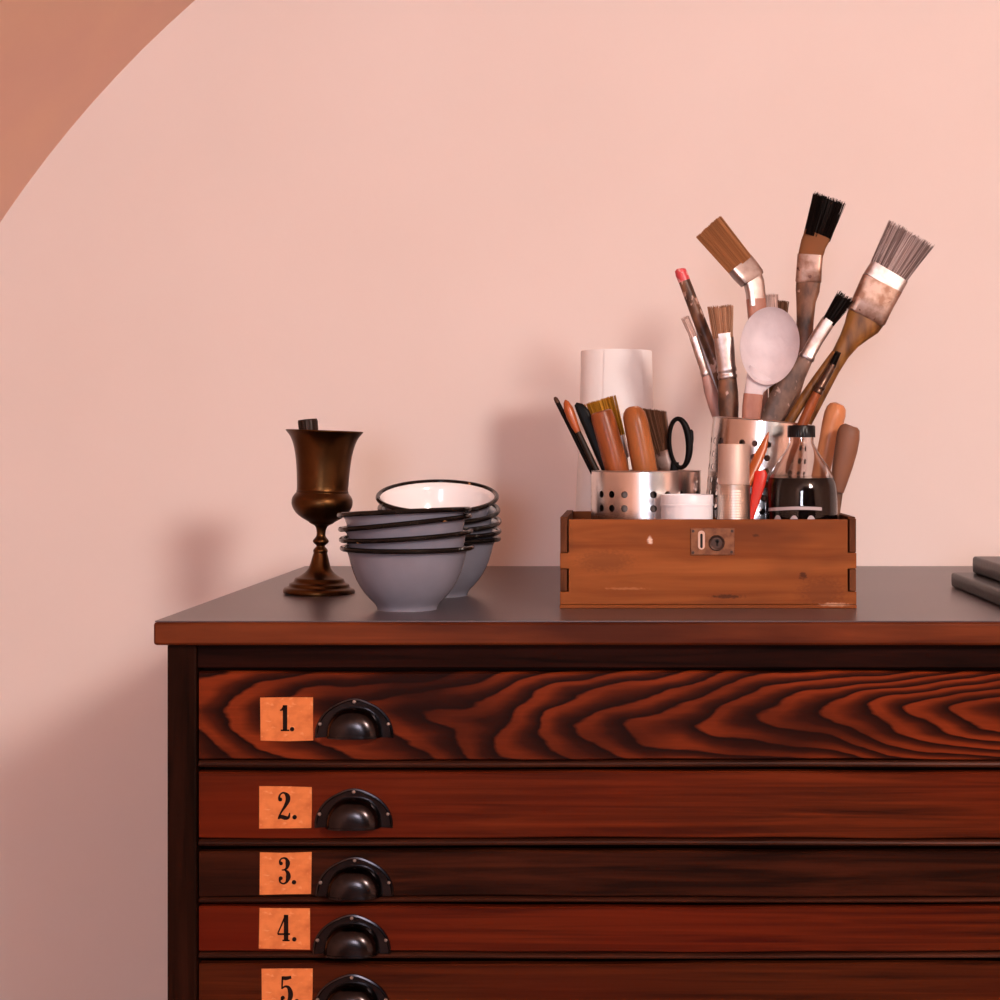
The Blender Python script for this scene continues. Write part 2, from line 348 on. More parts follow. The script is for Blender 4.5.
def hair(base, tip, count, rot=0.0, thick=0.45, jag=0.06, splay=0.10, bm=None, power=3.0, core=0.93, slant=0.0):
    """solid bristle core from section base to section tip plus loose strands with an uneven end"""
    mid = tuple((a * 0.5 + b * 0.5) for a, b in zip(base, tip))
    core = core - abs(slant)
    endc = tuple((a * (1 - core) + b * core) for a, b in zip(base, tip))
    sh = lambda q: (q[0], q[1], q[2], q[3] * 0.9, q[4] * 0.82)
    bm = loft([sh(base), sh(mid), sh(endc)], rot, 16, power, bm)
    (c0, w0, n0, hw0, ht0), (c1, w1, n1, hw1, ht1) = sections([base, tip], rot)
    L = (c1 - c0).length; k = base[2] / F
    for i in range(count):
        u = random.uniform(-1, 1); v = (1 - 0.35 * random.random() ** 2) * random.choice((-1, -1, 1)); v = v if random.random() < .8 else random.uniform(-1, 1)
        a = c0 + w0 * hw0 * u * 0.97 + n0 * ht0 * v * 0.95
        e = 1 + random.uniform(-jag, jag * 0.5) + slant * u
        b = c0 + (c1 + w1 * hw1 * (u + random.gauss(0, splay)) + n1 * ht1 * (v + random.gauss(0, splay)) - c0) * e
        r = thick * k * random.uniform(0.7, 1.3)
        ax = (b - a).normalized(); p = ax.orthogonal().normalized(); q = ax.cross(p)
        A = [bm.verts.new(a + (p * math.cos(t) + q * math.sin(t)) * r) for t in (0, 2.1, 4.2)]
        B = [bm.verts.new(b + (p * math.cos(t) + q * math.sin(t)) * r * 0.5) for t in (0, 2.1, 4.2)]
        mi = random.choice((0, 0, 1, 2))
        for j in range(3): bm.faces.new((A[j], A[(j + 1) % 3], B[(j + 1) % 3], B[j])).material_index = mi
        bm.faces.new(B).material_index = mi
    return bm
def extrude_outline(pts2, frame, depth, bm=None):
    """closed 2-D outline -> prism; frame(u, v, w) maps to the world"""
    bm = bm or bmesh.new()
    A = [bm.verts.new(frame(u, v, 0)) for u, v in pts2]; B = [bm.verts.new(frame(u, v, depth)) for u, v in pts2]
    n = len(pts2)
    for i in range(n): bm.faces.new((A[i], A[(i + 1) % n], B[(i + 1) % n], B[i]))
    bm.faces.new(A); bm.faces.new(B)
    return bm

# ------------------------------------------------------------------ the room: a small barrel-vaulted room
WY = 2.30                         # end wall
RY = -3.00                        # rear wall behind the camera
VX, VZ, VR = 0.469, ZC - 0.592, 1.67
def shell_strip(pts, y0, y1, bm=None):
    bm = bm or bmesh.new()
    A = [bm.verts.new((x, y0, z)) for x, z in pts]; B = [bm.verts.new((x, y1, z)) for x, z in pts]
    for i in range(len(pts) - 1): bm.faces.new((A[i], A[i + 1], B[i + 1], B[i]))
    return bm
PHI, VR2 = math.radians(54), 3.2                 # left haunch VR up to PHI, then a flatter crown
VX2, VZ2 = VX + math.cos(PHI) * (VR2 - VR), VZ - math.sin(PHI) * (VR2 - VR)
RXW = 2 * VX2 - (VX - VR)                        # right wall
def vault_profile(off):
    pts = [(VX - (VR + off) * math.cos(PHI * i / 30), VZ + (VR + off) * math.sin(PHI * i / 30)) for i in range(31)]
    top = [(VX2 + (VR2 + off) * math.cos(PI - PHI - (PI / 2 - PHI) * i / 20), VZ2 + (VR2 + off) * math.sin(PI - PHI - (PI / 2 - PHI) * i / 20)) for i in range(1, 21)]
    half = pts + top
    return half + [(2 * VX2 - x, z) for x, z in half[-2::-1]]
ZTOP = VZ2 + VR2 + 0.1
struct(obj('floor', boxbm(VX - VR - 0.1, RXW + 0.1, RY - 0.1, WY + 0.1, -0.06, 0.0), M['floor'], smooth=False))
struct(obj('wall_back', boxbm(VX - VR - 0.1, RXW + 0.1, WY, WY + 0.10, 0, ZTOP), M['wall'], smooth=False))
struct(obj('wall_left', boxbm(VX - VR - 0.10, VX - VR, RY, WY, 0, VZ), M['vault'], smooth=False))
struct(obj('wall_right', boxbm(RXW, RXW + 0.10, RY, WY, 0, VZ), M['wall'], smooth=False))
bm = bmesh.new(); rows = []
for off in (0, 0.1):
    for y in (RY, WY): rows.append([bm.verts.new((x, y, z)) for x, z in vault_profile(off)])
n = len(rows[0])
for A, B in ((0, 1), (2, 3), (0, 2), (1, 3)):
    for i in range(n - 1): bm.faces.new((rows[A][i], rows[A][i + 1], rows[B][i + 1], rows[B][i]))
for i in (0, n - 1): bm.faces.new((rows[0][i], rows[1][i], rows[3][i], rows[2][i]))
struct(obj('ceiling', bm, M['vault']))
# rear wall with a window opening and an opening for the added door
wx0, wx1, wz0, wz1 = -0.60, 0.10, 0.93, 1.70
dx0, dx1, dz1 = 0.75, 1.55, 1.75
bm = bmesh.new(); zt = ZTOP
for a in ((VX - VR - .1, wx0, 0, zt), (wx0, wx1, 0, wz0), (wx0, wx1, wz1, zt), (wx1, dx0, 0, zt), (dx0, dx1, dz1, zt), (dx1, RXW + .1, 0, zt)):
    box(bm, a[0], a[1], RY - 0.10, RY, a[2], a[3])
struct(obj('wall_rear', bm, M['rear'], smooth=False))
bm = boxbm(dx0, dx1, RY - 0.08, RY - 0.03, 0.0, dz1)
for x0, x1 in ((dx0 + .1, dx0 + .36), (dx0 + .44, dx1 - .1)):
    for z0, z1 in ((0.15, 0.75), (0.9, 1.6)): box(bm, x0, x1, RY - 0.032, RY - 0.018, z0, z1)
struct(obj('added_door_1', bm, M['darkwood'], smooth=False))  # unseen door, added to give the steel dark reflections
w = struct(obj('window_1', boxbm(wx0, wx1, RY - 0.08, RY - 0.075, wz0, wz1), M['glass'], smooth=False))
bm = bmesh.new()
for a in ((wx0, wx0 + .04, wz0, wz1), (wx1 - .04, wx1, wz0, wz1), (wx0, wx1, wz0, wz0 + .04), (wx0, wx1, wz1 - .04, wz1), (wx0 + .33, wx0 + .37, wz0, wz1), (wx0, wx1, 1.36, 1.39)):
    box(bm, a[0], a[1], RY - 0.074, RY - 0.04, a[2], a[3])
obj('window_frame', bm, M['frame'], w, smooth=False)

# ------------------------------------------------------------------ the plan chest
D0 = 1.560                        # front edge of the top
DF = 1.575                        # drawer faces
XL, XR = P(153, 621, D0).x, 0.86
chest = empty('plan_chest', (0.2, 1.93, 0), 'dark red-brown wooden plan chest with numbered shallow drawers and grey top', 'chest')
def zf(py, d=DF): return ZC - (py - CY) * d / F
def xf(px, d=DF): return (px - CX) * d / F
zt0 = ZC - (645.5 - CY) * D0 / F
wt = obj('worktop', boxbm(XL, XR, D0, WY - 0.002, zt0, TOP - 0.0012), M['edge'], chest, (0.2, 1.9, 0.93), bevel=0.003)
obj('worktop_surface', boxbm(XL + 0.0015, XR - 0.0015, D0 + 0.0015, WY - 0.003, TOP - 0.0012, TOP), M['lino'], wt, (0.2, 1.9, TOP), smooth=False)
bx0, bx1 = xf(168), XR - 0.013
ZB = 0.09
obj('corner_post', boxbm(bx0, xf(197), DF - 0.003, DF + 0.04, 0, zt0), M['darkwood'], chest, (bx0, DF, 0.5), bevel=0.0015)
obj('corner_post', boxbm(bx1 - 0.03, bx1, DF - 0.003, DF + 0.04, 0, zt0), M['darkwood'], chest, (bx1, DF, 0.5), bevel=0.0015)
obj('corner_post', boxbm(bx0, bx0 + 0.04, WY - 0.05, WY - 0.01, 0, zt0), M['darkwood'], chest, (bx0, WY, 0.5), bevel=0.0015)
obj('corner_post', boxbm(bx1 - 0.04, bx1, WY - 0.05, WY - 0.01, 0, zt0), M['darkwood'], chest, (bx1, WY, 0.5), bevel=0.0015)
obj('side_panel', boxbm(bx0 + 0.006, bx0 + 0.02, DF + 0.04, WY - 0.05, ZB, zt0), M['darkwood'], chest, (bx0, 1.9, 0.5))
obj('side_panel', boxbm(bx1 - 0.02, bx1 - 0.006, DF + 0.04, WY - 0.05, ZB, zt0), M['darkwood'], chest, (bx1, 1.9, 0.5))
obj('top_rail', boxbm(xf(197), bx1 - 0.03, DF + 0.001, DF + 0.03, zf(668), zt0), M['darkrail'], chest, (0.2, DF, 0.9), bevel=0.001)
obj('back_panel', boxbm(bx0 + 0.04, bx1 - 0.04, WY - 0.02, WY - 0.012, ZB, zt0), M['darkwood'], chest, (0.2, WY, 0.5))
obj('carcass_interior', boxbm(xf(197), bx1 - 0.03, DF + 0.028, DF + 0.034, ZB, zf(668)), M['darkrail'], chest, (0.2, DF, 0.5))

# numerals: ribbons of varying width, condensed book-face style, unit height, width about 0.45
def ribbon(bm, pts, fr, k=6):
    pp = catmull(pts, k) if len(pts) > 2 else pts
    L, R_ = [], []
    for i, (x, y, h) in enumerate(pp):
        a = pp[max(i - 1, 0)]; b = pp[min(i + 1, len(pp) - 1)]
        tx, ty = b[0] - a[0], b[1] - a[1]; l = math.hypot(tx, ty) or 1
        nx, ny = -ty / l, tx / l
        L.append((x + nx * h, y + ny * h)); R_.append((x - nx * h, y - ny * h))
    va = [[bm.verts.new(fr(u, v, dd)) for u, v in L] for dd in (0, 1)]; vb = [[bm.verts.new(fr(u, v, dd)) for u, v in R_] for dd in (0, 1)]
    for i in range(len(pp) - 1):
        bm.faces.new((va[1][i], va[1][i + 1], vb[1][i + 1], vb[1][i]))
        bm.faces.new((va[0][i], va[0][i + 1], va[1][i + 1], va[1][i])); bm.faces.new((vb[0][i], vb[0][i + 1], vb[1][i + 1], vb[1][i]))
def disc(bm, x, y, r, fr, n=14):
    extrude_outline([(x + r * math.cos(2 * PI * i / n), y + r * math.sin(2 * PI * i / n)) for i in range(n)], lambda u, v, w: fr(u, v, w), 1, bm)
GL = {
 1: ([[(0.22, 0.0, 0.085), (0.22, 1.0, 0.085)], [(0.02, 0.80, 0.02), (0.12, 0.84, 0.045), (0.20, 0.97, 0.05)], [(0.05, 0.03, 0.03), (0.39, 0.03, 0.03)]], []),
 2: ([[(0.05, 0.74, 0.045), (0.06, 0.86, 0.035), (0.14, 0.96, 0.03), (0.25, 0.97, 0.04), (0.36, 0.86, 0.085), (0.37, 0.70, 0.085), (0.28, 0.50, 0.06), (0.14, 0.28, 0.035), (0.05, 0.10, 0.03), (0.03, 0.0, 0.03)],
      [(0.03, 0.07, 0.06), (0.14, 0.09, 0.075), (0.28, 0.05, 0.075), (0.40, 0.07, 0.05), (0.44, 0.24, 0.02)]], [(0.09, 0.73, 0.075)]),
 3: ([[(0.06, 0.78, 0.04), (0.07, 0.90, 0.03), (0.18, 0.97, 0.03), (0.30, 0.93, 0.05), (0.35, 0.78, 0.085), (0.31, 0.60, 0.05), (0.20, 0.53, 0.025), (0.13, 0.53, 0.02)],
      [(0.13, 0.53, 0.02), (0.25, 0.52, 0.03), (0.35, 0.42, 0.07), (0.37, 0.26, 0.09), (0.31, 0.09, 0.05), (0.19, 0.02, 0.03), (0.07, 0.08, 0.03), (0.05, 0.20, 0.04)]], [(0.10, 0.77, 0.07), (0.09, 0.22, 0.075)]),
 4: ([[(0.32, 0.0, 0.085), (0.32, 1.0, 0.085)], [(0.30, 0.98, 0.03), (0.14, 0.60, 0.03), (0.0, 0.28, 0.025)], [(0.0, 0.27, 0.035), (0.47, 0.27, 0.035)], [(0.18, 0.03, 0.03), (0.46, 0.03, 0.03)]], []),
 5: ([[(0.08, 0.98, 0.03), (0.07, 0.75, 0.03), (0.06, 0.52, 0.025)], [(0.07, 0.93, 0.06), (0.20, 0.91, 0.07), (0.40, 0.95, 0.05)],
      [(0.06, 0.53, 0.025), (0.17, 0.61, 0.035), (0.30, 0.57, 0.06), (0.37, 0.38, 0.09), (0.35, 0.17, 0.08), (0.24, 0.03, 0.04), (0.10, 0.05, 0.03), (0.05, 0.18, 0.04)]], [(0.09, 0.20, 0.075)]),
}
# cup pull in local coordinates (origin: middle of its bottom line, on the drawer face; -y is out)
def cup_pull_mesh():
    bm = bmesh.new(); a, b, p = 0.0275, 0.0285, 0.021; n, m = 28, 12
    def pt(i, j, s):
        th = PI * i / n; ph = PI / 2 * j / m
        c = math.cos(ph) ** 0.55 if j < m else 0.0; sy = math.sin(ph) ** 0.75 if j else 0.0
        ct, st = math.cos(th), math.sin(th)
        x = (a - s) * math.copysign(abs(ct) ** 0.85, ct) * c; z = (b - s) * (st ** 0.9 if st > 1e-6 else 0) * c
        return (x, -(p - s) * sy, z)
    for s in (0, 0.0016):
        g = [[bm.verts.new(pt(i, j, s)) for j in range(m)] for i in range(n + 1)]
        apex = bm.verts.new((0, -(p - s), 0))
        for i in range(n):
            for j in range(m - 1): bm.faces.new((g[i][j], g[i + 1][j], g[i + 1][j + 1], g[i][j + 1]))
            bm.faces.new((g[i][m - 1], g[i + 1][m - 1], apex))
    # lip along the bottom front edge
    e = [Vector(pt(0, j, 0)) for j in range(m)] + [Vector((0, -p, 0))] + [Vector(pt(n, j, 0)) for j in range(m - 1, -1, -1)]
    for q, q2 in zip(e, e[1:]):
        ring = []
        for c in (q, q2):
            d = Vector((c.x, c.y * 1.3, 0)); d = d.normalized() if d.length > 1e-6 else Vector((0, -1, 0))
            ring.append([bm.verts.new(c + d * u + Vector((0, 0, v))) for u, v in ((0.0008, -0.0008), (0.0008, 0.0012), (-0.0018, 0.0012), (-0.0018, -0.0008))])
        for k in range(4): bm.faces.new((ring[0][k], ring[0][(k + 1) % 4], ring[1][(k + 1) % 4], ring[1][k]))
    # flange: flat half ring with three rounded lobes and a raised rim
    def out(th): 
        k = 1 + 0.05 * max(0, math.cos(3 * (th - PI / 2)) ) ** 2
        return 0.0395 * math.cos(th), 0.0355 * k * math.sin(th)
    nn = 40; prof = [(1.0, 0.0), (1.0, -0.0022), (0.955, -0.0026), (0.93, -0.0016), (0.5, -0.0016)]
    rings = []
    for i in range(nn + 1):
        th = -0.07 + (PI + 0.14) * i / nn
        x, z = out(th)
        ring = []
        for k, y in prof:
            if k > 0.9: ring.append(bm.verts.new((x * k, y, z * k)))
            else: ring.append(bm.verts.new((0.027 * math.cos(th), y, 0.027 * math.sin(th))))
        rings.append(ring)
    for A, B in zip(rings, rings[1:]):
        for k in range(len(prof) - 1): bm.faces.new((A[k], B[k], B[k + 1], A[k + 1]))
    return bm
pull_me = None; screw_me = None
def drawer(py0, py1, lip0, lip1, m, card=None, num=None, pull=None, seed=0):
    global pull_me, screw_me
    x0, x1 = xf(199), bx1 - 0.032
    zt, zb, l0, l1 = zf(py0), zf(py1), zf(lip0), zf(lip1)
    prof = [(0.010, zt), (0.0015, zt), (0.0, zt - 0.0015), (0.0, zb + 0.001), (0.0012, zb), (0.010, zb)]
    bm = bmesh.new()
    NX = 60; rows = []
    for i in range(NX + 1):
        x = x0 + (x1 - x0) * i / NX
        wob = 0.0006 * math.sin(x * 9 + seed) + 0.0004 * math.sin(x * 31 + seed * 2)
        rows.append([bm.verts.new((x, DF + y, z + wob)) for y, z in prof])
    for A, B in zip(rows, rows[1:]):
        for k in range(len(prof)): bm.faces.new((A[k], B[k], B[(k + 1) % len(prof)], A[(k + 1) % len(prof)]))
    bm.faces.new(rows[0]); bm.faces.new(rows[-1])
    zo = (zt + zb) / 2
    dr = obj('drawer', bm, m, chest, (0.0, DF, zo))
    bp = [(0.010, l0), (0.0010, l0), (-0.0012, l0 - 0.0012), (-0.0020, (l0 + l1) / 2), (-0.0012, l1 + 0.0012), (0.0015, l1), (0.010, l1)]
    bm = bmesh.new(); rows = []
    for i in range(NX + 1):
        x = x0 + (x1 - x0) * i / NX; wob = 0.0005 * math.sin(x * 9 + seed)
        rows.append([bm.verts.new((x, DF + y, z + wob)) for y, z in bp])
    for A, B in zip(rows, rows[1:]):
        for k in range(len(bp)): bm.faces.new((A[k], B[k], B[(k + 1) % len(bp)], A[(k + 1) % len(bp)]))
    bm.faces.new(rows[0]); bm.faces.new(rows[-1])
    obj('bead_moulding', bm, M['bead'], dr, (0.0, DF, (l0 + l1) / 2))
    if card:
        cx0, cx1, cy0, cy1 = card
        j = [random.uniform(-0.8, 0.8) for _ in range(8)]
        pts = [(cx0 + j[0], cy1 + j[1]), ((cx0 + cx1) / 2, cy1 + j[2] * .5), (cx1 + j[2], cy1 + j[3]), (cx1 + j[4] * .6, (cy0 + cy1) / 2), (cx1 + j[4], cy0 + j[5]), ((cx0 + cx1) / 2, cy0 + j[6] * .5), (cx0 + j[6], cy0 + j[7])]
        obj('label_card', extrude_outline(pts, lambda u, v, w: Vector((xf(u), DF - 0.0001 - w, zf(v))), 0.0006), M['card'], dr, (xf((cx0 + cx1) / 2), DF, zf((cy0 + cy1) / 2)), smooth=False)
    if num:
        k, nx0, ny0, ny1, dotx = num
        h = ny1 - ny0
        fr = lambda u, v, w: Vector((xf(nx0 + u * h), DF - 0.0007 - w * 0.0003, zf(ny1 - v * h)))
        bm = bmesh.new(); st, dots = GL[k]
        for s in st: ribbon(bm, s, fr)
        for d in dots: disc(bm, *d, fr)
        disc(bm, (dotx - nx0) / h, 0.075, 0.085, fr)
        obj('printed_numeral', bm, M['print'], dr, (xf(nx0), DF, zf(ny1)), smooth=False)
    if pull:
        ux, uy = pull
        org = Vector((xf(ux), DF, zf(uy)))
        if pull_me is None:
            o = obj('cup_pull', cup_pull_mesh(), M['black_iron'], dr, local=True); pull_me = o.data
        else: o = link('cup_pull', pull_me, dr)
        o.location = org - wloc(dr)
        for sx, sz in ((-0.0345, 0.0115), (0.0345, 0.0115), (0, 0.0338)):
            if screw_me is None:
                s = obj('screw', lathe([(0.0019, 0), (0.0019, 0.0006), (0.0014, 0.0012), (0, 0.0014)], n=12, M4=Matrix.Rotation(PI / 2, 4, 'X')), M['screw'], dr, local=True); screw_me = s.data
            else: s = link('screw', screw_me, dr)
            s.location = org + Vector((sx, -0.0017, sz)) - wloc(dr)
    return dr
drawer(672, 759.5, 761.2, 767.5, M['d1'], (261, 313, 697.5, 741), (1, 279.5, 705, 731, 292.3), (354.5, 735), 0.3)
drawer(771.8, 838, 840, 845.8, M['d2'], (260, 312, 786.5, 828.5), (2, 278, 792, 819, 294.8), (354, 825), 1.4)
drawer(851, 896.3, 898, 902.8, M['d3'], (259.5, 311, 852.5, 894), (3, 278.5, 857, 884, 294.2), (355, 893.5), 2.9)
drawer(907, 951.8, 953.5, 958.8, M['d4'], (259.5, 310.5, 908, 949), (4, 277.8, 914.5, 941, 294.5), (352, 951), 4.2)
drawer(964, 1034, 1035, 1041, M['d5'], (262, 312.5, 968.5, 1012), (5, 280.5, 975.5, 1003, 297), (352, 1010.5), 5.7)
for k, (a, b, m) in enumerate(((1046, 1110, 'd2'), (1122, 1190, 'd4'), (1202, 1270, 'd5'))):
    drawer(a, b, b + 1, b + 7, M[m], pull=(353, (a + b) / 2 + 14), seed=k + 8)
obj('plinth', boxbm(xf(197), bx1 - 0.03, DF + 0.002, DF + 0.03, 0.02, zf(1282)), M['darkrail'], chest, (0.2, DF, 0.1), bevel=0.001)

# ------------------------------------------------------------------ brass goblet
gd = 1.862; gk = gd / F
gprof = [(35, 597), (35.6, 595), (34.5, 592), (30, 590), (29.5, 587.5), (25.5, 585.5), (24, 582), (20.5, 580.5), (14.8, 576.5), (11.2, 572), (9.2, 566), (7.4, 559), (6.8, 556.5), (7.3, 554.5), (6.4, 552.5), (4.4, 550.3), (4.4, 549), (6.4, 547.4), (8.0, 545), (6.6, 542.4), (4.7, 540), (4.4, 536.5), (5.2, 532), (7.0, 529.2), (11.5, 527), (13, 525.5), (20, 521.5), (25.5, 517), (29.2, 511), (30.2, 506.5), (29.4, 501.5), (26.6, 497.4), (25.5, 496), (25.9, 495), (25.3, 493.6), (25.6, 484), (26.6, 470), (28.2, 458), (30.4, 448.5), (33.5, 441), (37.2, 436.2), (38.2, 435.2), (38.0, 434.4),
         (36.6, 434.6), (32.4, 441), (29.2, 449), (27, 458), (25.4, 470), (24.4, 484), (24.2, 496), (26, 504), (22, 515), (12, 521), (0.0, 523)]
gz = [(r * gk, (597 - y) * gk) for r, y in gprof]
gsub = [gz[0]] + catmull(gz[1:], 2)
goblet_base = Vector((P(319, 594, gd).x, gd, TOP))
goblet = tag(obj('brass_goblet', lathe([(0.0, 0.0)] + gsub, n=56), M['brass'], None, None, angle=60),
             'tarnished brass goblet with a flared cup on a stepped foot', 'goblet')
goblet.location = goblet_base; goblet.rotation_euler = (0, math.radians(2.0), 0)
# dark ribbed stick end standing in the goblet
bm = bmesh.new(); L = 0.098; nst = 40; rr = [(0.0, 0.0), (0.0098, 0.0), (0.0108, 0.002), (0.0112, 0.080), (0.0118, L - 0.003), (0.0112, L), (0.006, L + .0004), (0, L + 0.0002)]
rings = []
for r, z in rr[1:-1]:
    rings.append([bm.verts.new((r * (1 - 0.045 * (i % 2)) * math.cos(2 * PI * i / nst), r * (1 - 0.045 * (i % 2)) * math.sin(2 * PI * i / nst), z)) for i in range(nst)])
for A, B in zip(rings, rings[1:]):
    for i in range(nst): bm.faces.new((A[i], A[(i + 1) % nst], B[(i + 1) % nst], B[i]))
bm.faces.new(rings[0]); bm.faces.new(rings[-1])
st = tag(obj('pestle', bm, M['ebony'], angle=25), 'dark ribbed stick end poking out of the brass goblet', 'stick')
b0 = P(316.5, 503, gd); t0 = P(307.5, 419.5, gd); dv = (t0 - b0).normalized()
st.location = t0 - dv * L; st.rotation_euler = dv.to_track_quat('Z', 'Y').to_euler()

# ------------------------------------------------------------------ enamel bowls
def bowl_meshes():
    o = [(0.0, 0.0022), (0.028, 0.0018), (0.0300, 0.0), (0.0322, 0.0), (0.0326, 0.0025), (0.0340, 0.0050), (0.0365, 0.0080), (0.0410, 0.0125), (0.0460, 0.0183), (0.0502, 0.0245), (0.0540, 0.0315), (0.0575, 0.0400), (0.0603, 0.0490), (0.0622, 0.0570), (0.0634, 0.0612), (0.0655, 0.0638), (0.0690, 0.0658)]
    i = [(0.0690, 0.0664), (0.0650, 0.0652), (0.0622, 0.0612), (0.0610, 0.0570), (0.0591, 0.0490), (0.0562, 0.0402), (0.0526, 0.0322), (0.0485, 0.0255), (0.0438, 0.0195), (0.0385, 0.0140), (0.0320, 0.0092), (0.0220, 0.0062), (0.0, 0.0052)]
    bm = lathe(o + i, n=72, cap0=False, cap1=False)
    bm.faces.ensure_lookup_table()
    nf_out = (len(o)) * 72
    for k, f in enumerate(bm.faces): f.material_index = 0 if k < 72 * (len(o) - 1) else 1
    rim = lathe([(0.0692 + 0.0027 * math.cos(a), 0.0662 + 0.0027 * math.sin(a)) for a in [2 * PI * k / 10 for k in range(11)]], n=72, cap0=False, cap1=False)
    bmesh.ops.remove_doubles(rim, verts=rim.verts, dist=1e-6)
    return bm, rim
bowl_me = None
def bowl(loc, rot, label):
    global bowl_me
    e = empty('enamel_bowl', loc, label, 'bowl', 'stacked enamel bowls', rot)
    if bowl_me is None:
        b, r = bowl_meshes()
        bo = obj('bowl_body', b, [M['enamel_out'], M['enamel_in']], e, local=True, angle=50)
        ro = obj('rim', r, M['rim'], e, local=True); bowl_me = (bo.data, ro.data)
    else:
        link('bowl_body', bowl_me[0], e); link('rim', bowl_me[1], e)
    return e
def bowl_at(px, py, d, tx, ty, spin, label):
    """rim centre seen at px, py"""
    c = P(px, py, d); R = (Matrix.Rotation(tx, 3, 'X') @ Matrix.Rotation(ty, 3, 'Y') @ Matrix.Rotation(spin, 3, 'Z'))
    loc = c - R @ Vector((0, 0, 0.0662))
    return bowl(loc, R.to_euler(), label)
r_ = math.radians
fd = 1.678; fx = P(407.5, 600, fd).x
bowl((fx, fd, TOP), (0, 0, 0), 'lowest grey enamel bowl of the stack in front, standing on the chest top')
bowl_at(406.5, 535.0, fd, r_(1), r_(-3.4), 1.9, 'second grey enamel bowl up in the front stack, chipped black rim')
bowl_at(405.5, 522.5, fd, r_(-0.8), r_(-5.8), 3.3, 'third grey enamel bowl up in the front stack, steeply tilted')
bowl_at(404.5, 512.0, fd, r_(-2.3), r_(-2.6), 4.4, 'topmost grey enamel bowl of the front stack')
bd = 1.836; bxx = P(440, 600, bd).x
bowl((bxx, bd, TOP), (0, 0, 0.6), 'lowest grey enamel bowl of the stack behind, standing on the chest top')
bowl_at(440.465, 530.267, 1.8352, r_(3.544), r_(1.261), 1.1, 'second grey enamel bowl up in the stack behind')
bowl_at(440.479, 519.971, 1.8344, r_(7.104), r_(2.100), 2.3, 'third grey enamel bowl up in the stack behind')
bowl_at(439.164, 508.891, 1.8325, r_(10.486), r_(2.450), 3.7, 'fourth grey enamel bowl up, under the tilted white-lined bowl')
bowl_at(437.502, 496.527, 1.8289, r_(13.503), r_(1.512), 5.2, 'topmost enamel bowl tipped forward, showing its white inside')

# ------------------------------------------------------------------ wooden box
BD = 1.683; BX0, BX1 = P(560, 600, BD).x, P(856.5, 600, BD).x; BY1 = 1.889
BH = 0.0970; TH = 0.0085
wbox = empty('wooden_box', ((BX0 + BX1) / 2, (BD + BY1) / 2, TOP), 'open reddish-brown wooden box with finger joints and a metal lock plate', 'box')
bo = lambda n, bm, m, **k: obj(n, bm, m, wbox, ((BX0 + BX1) / 2, BD, TOP + BH / 2), **k)
zl = [TOP + 0.0042, TOP + 0.018, TOP + 0.041, TOP + 0.064, TOP + BH - 0.002]     # finger heights
def finger_outline(front):
    # front board: narrow where the side's fingers reach the face
    e = 0.0095; L = []
    lv = [(TOP + 0.0042, 0), (TOP + 0.018, 0), (TOP + 0.018, e), (TOP + 0.043, e), (TOP + 0.043, 0), (TOP + 0.060, 0), (TOP + 0.060, e), (TOP + BH - 0.001, e)]
    left = [(BX0 + i, z) for z, i in lv]; right = [(BX1 - i, z) for z, i in lv]
    return left + right[::-1]
bo('front_panel', extrude_outline(finger_outline(1), lambda u, v, w: Vector((u, BD + w, v)), TH), M['box'], bevel=0.0007)
for s in (0, 1):
    bm = bmesh.new(); x0, x1 = (BX0, BX0 + 0.0078) if s == 0 else (BX1 - 0.0078, BX1)
    box(bm, x0, x1, BD + TH, BY1 - TH, TOP + 0.0042, TOP + BH + 0.0015)
    for z0, z1 in ((TOP + 0.0186, TOP + 0.0424), (TOP + 0.0606, TOP + BH)): box(bm, x0 + 0.0003, x1 - 0.0003, BD + 0.0008, BD + TH + 0.001, z0, z1)
    bo('side_panel', bm, M['boxside'], bevel=0.0006)
bo('back_panel', boxbm(BX0, BX1, BY1 - TH, BY1, TOP + 0.0042, TOP + BH), M['box'], bevel=0.0007)
bo('base_board', boxbm(BX0 - 0.0004, BX1 + 0.0002, BD - 0.0006, BY1, TOP, TOP + 0.004), M['box'], bevel=0.0006)
# lock plate
kx = lambda px: (px - CX) * BD / F
kz = lambda py: ZC - (py - CY) * BD / F
lp = bo('lock_plate', boxbm(kx(690.5), kx(734.5), BD - 0.0014, BD + 0.0005, kz(555), kz(528)), M['lockplate'], bevel=0.0005)
lo = (kx(712), BD, kz(541))
def slot(x0, x1, y0, y1, d0, d1):
    r = (x1 - x0) / 2; cx = (x0 + x1) / 2; pts = []
    for i in range(9): a = PI * i / 8; pts.append((cx + r * math.cos(a), y0 + r - r * math.sin(a)))
    for i in range(9): a = PI + PI * i / 8; pts.append((cx + r * math.cos(a), y1 - r - r * math.sin(a)))
    return extrude_outline(pts, lambda u, v, w: Vector((kx(u), BD - d0 - w, kz(v))), d1)
obj('slot_plate', slot(698, 704.8, 530.5, 549.5, 0.0012, 0.0007), M['pale_metal'], lp, lo)
obj('slot', slot(700.1, 702.6, 533.5, 548, 0.0018, 0.0003), M['hole'], lp, lo)
RX = Matrix.Rotation(PI / 2, 4, 'X')
def onface(bm, px, py, off): bmesh.ops.transform(bm, matrix=Matrix.Translation((kx(px), BD - off, kz(py))) @ RX, verts=bm.verts); return bm
obj('lock_cylinder', onface(lathe([(0.0086, 0), (0.0086, 0.0012), (0.0078, 0.0020), (0.0068, 0.0018), (0.0060, 0.0012), (0, 0.0012)], n=28), 716.6, 542.8, 0.0012), M['lockdark'], lp, lo)
kh = onface(lathe([(0.0021, 0), (0.0021, 0.0003), (0, 0.0003)], n=14), 717, 541, 0.0024)
box(kh, kx(716.2), kx(718), BD - 0.0027, BD - 0.0022, kz(546), kz(541))
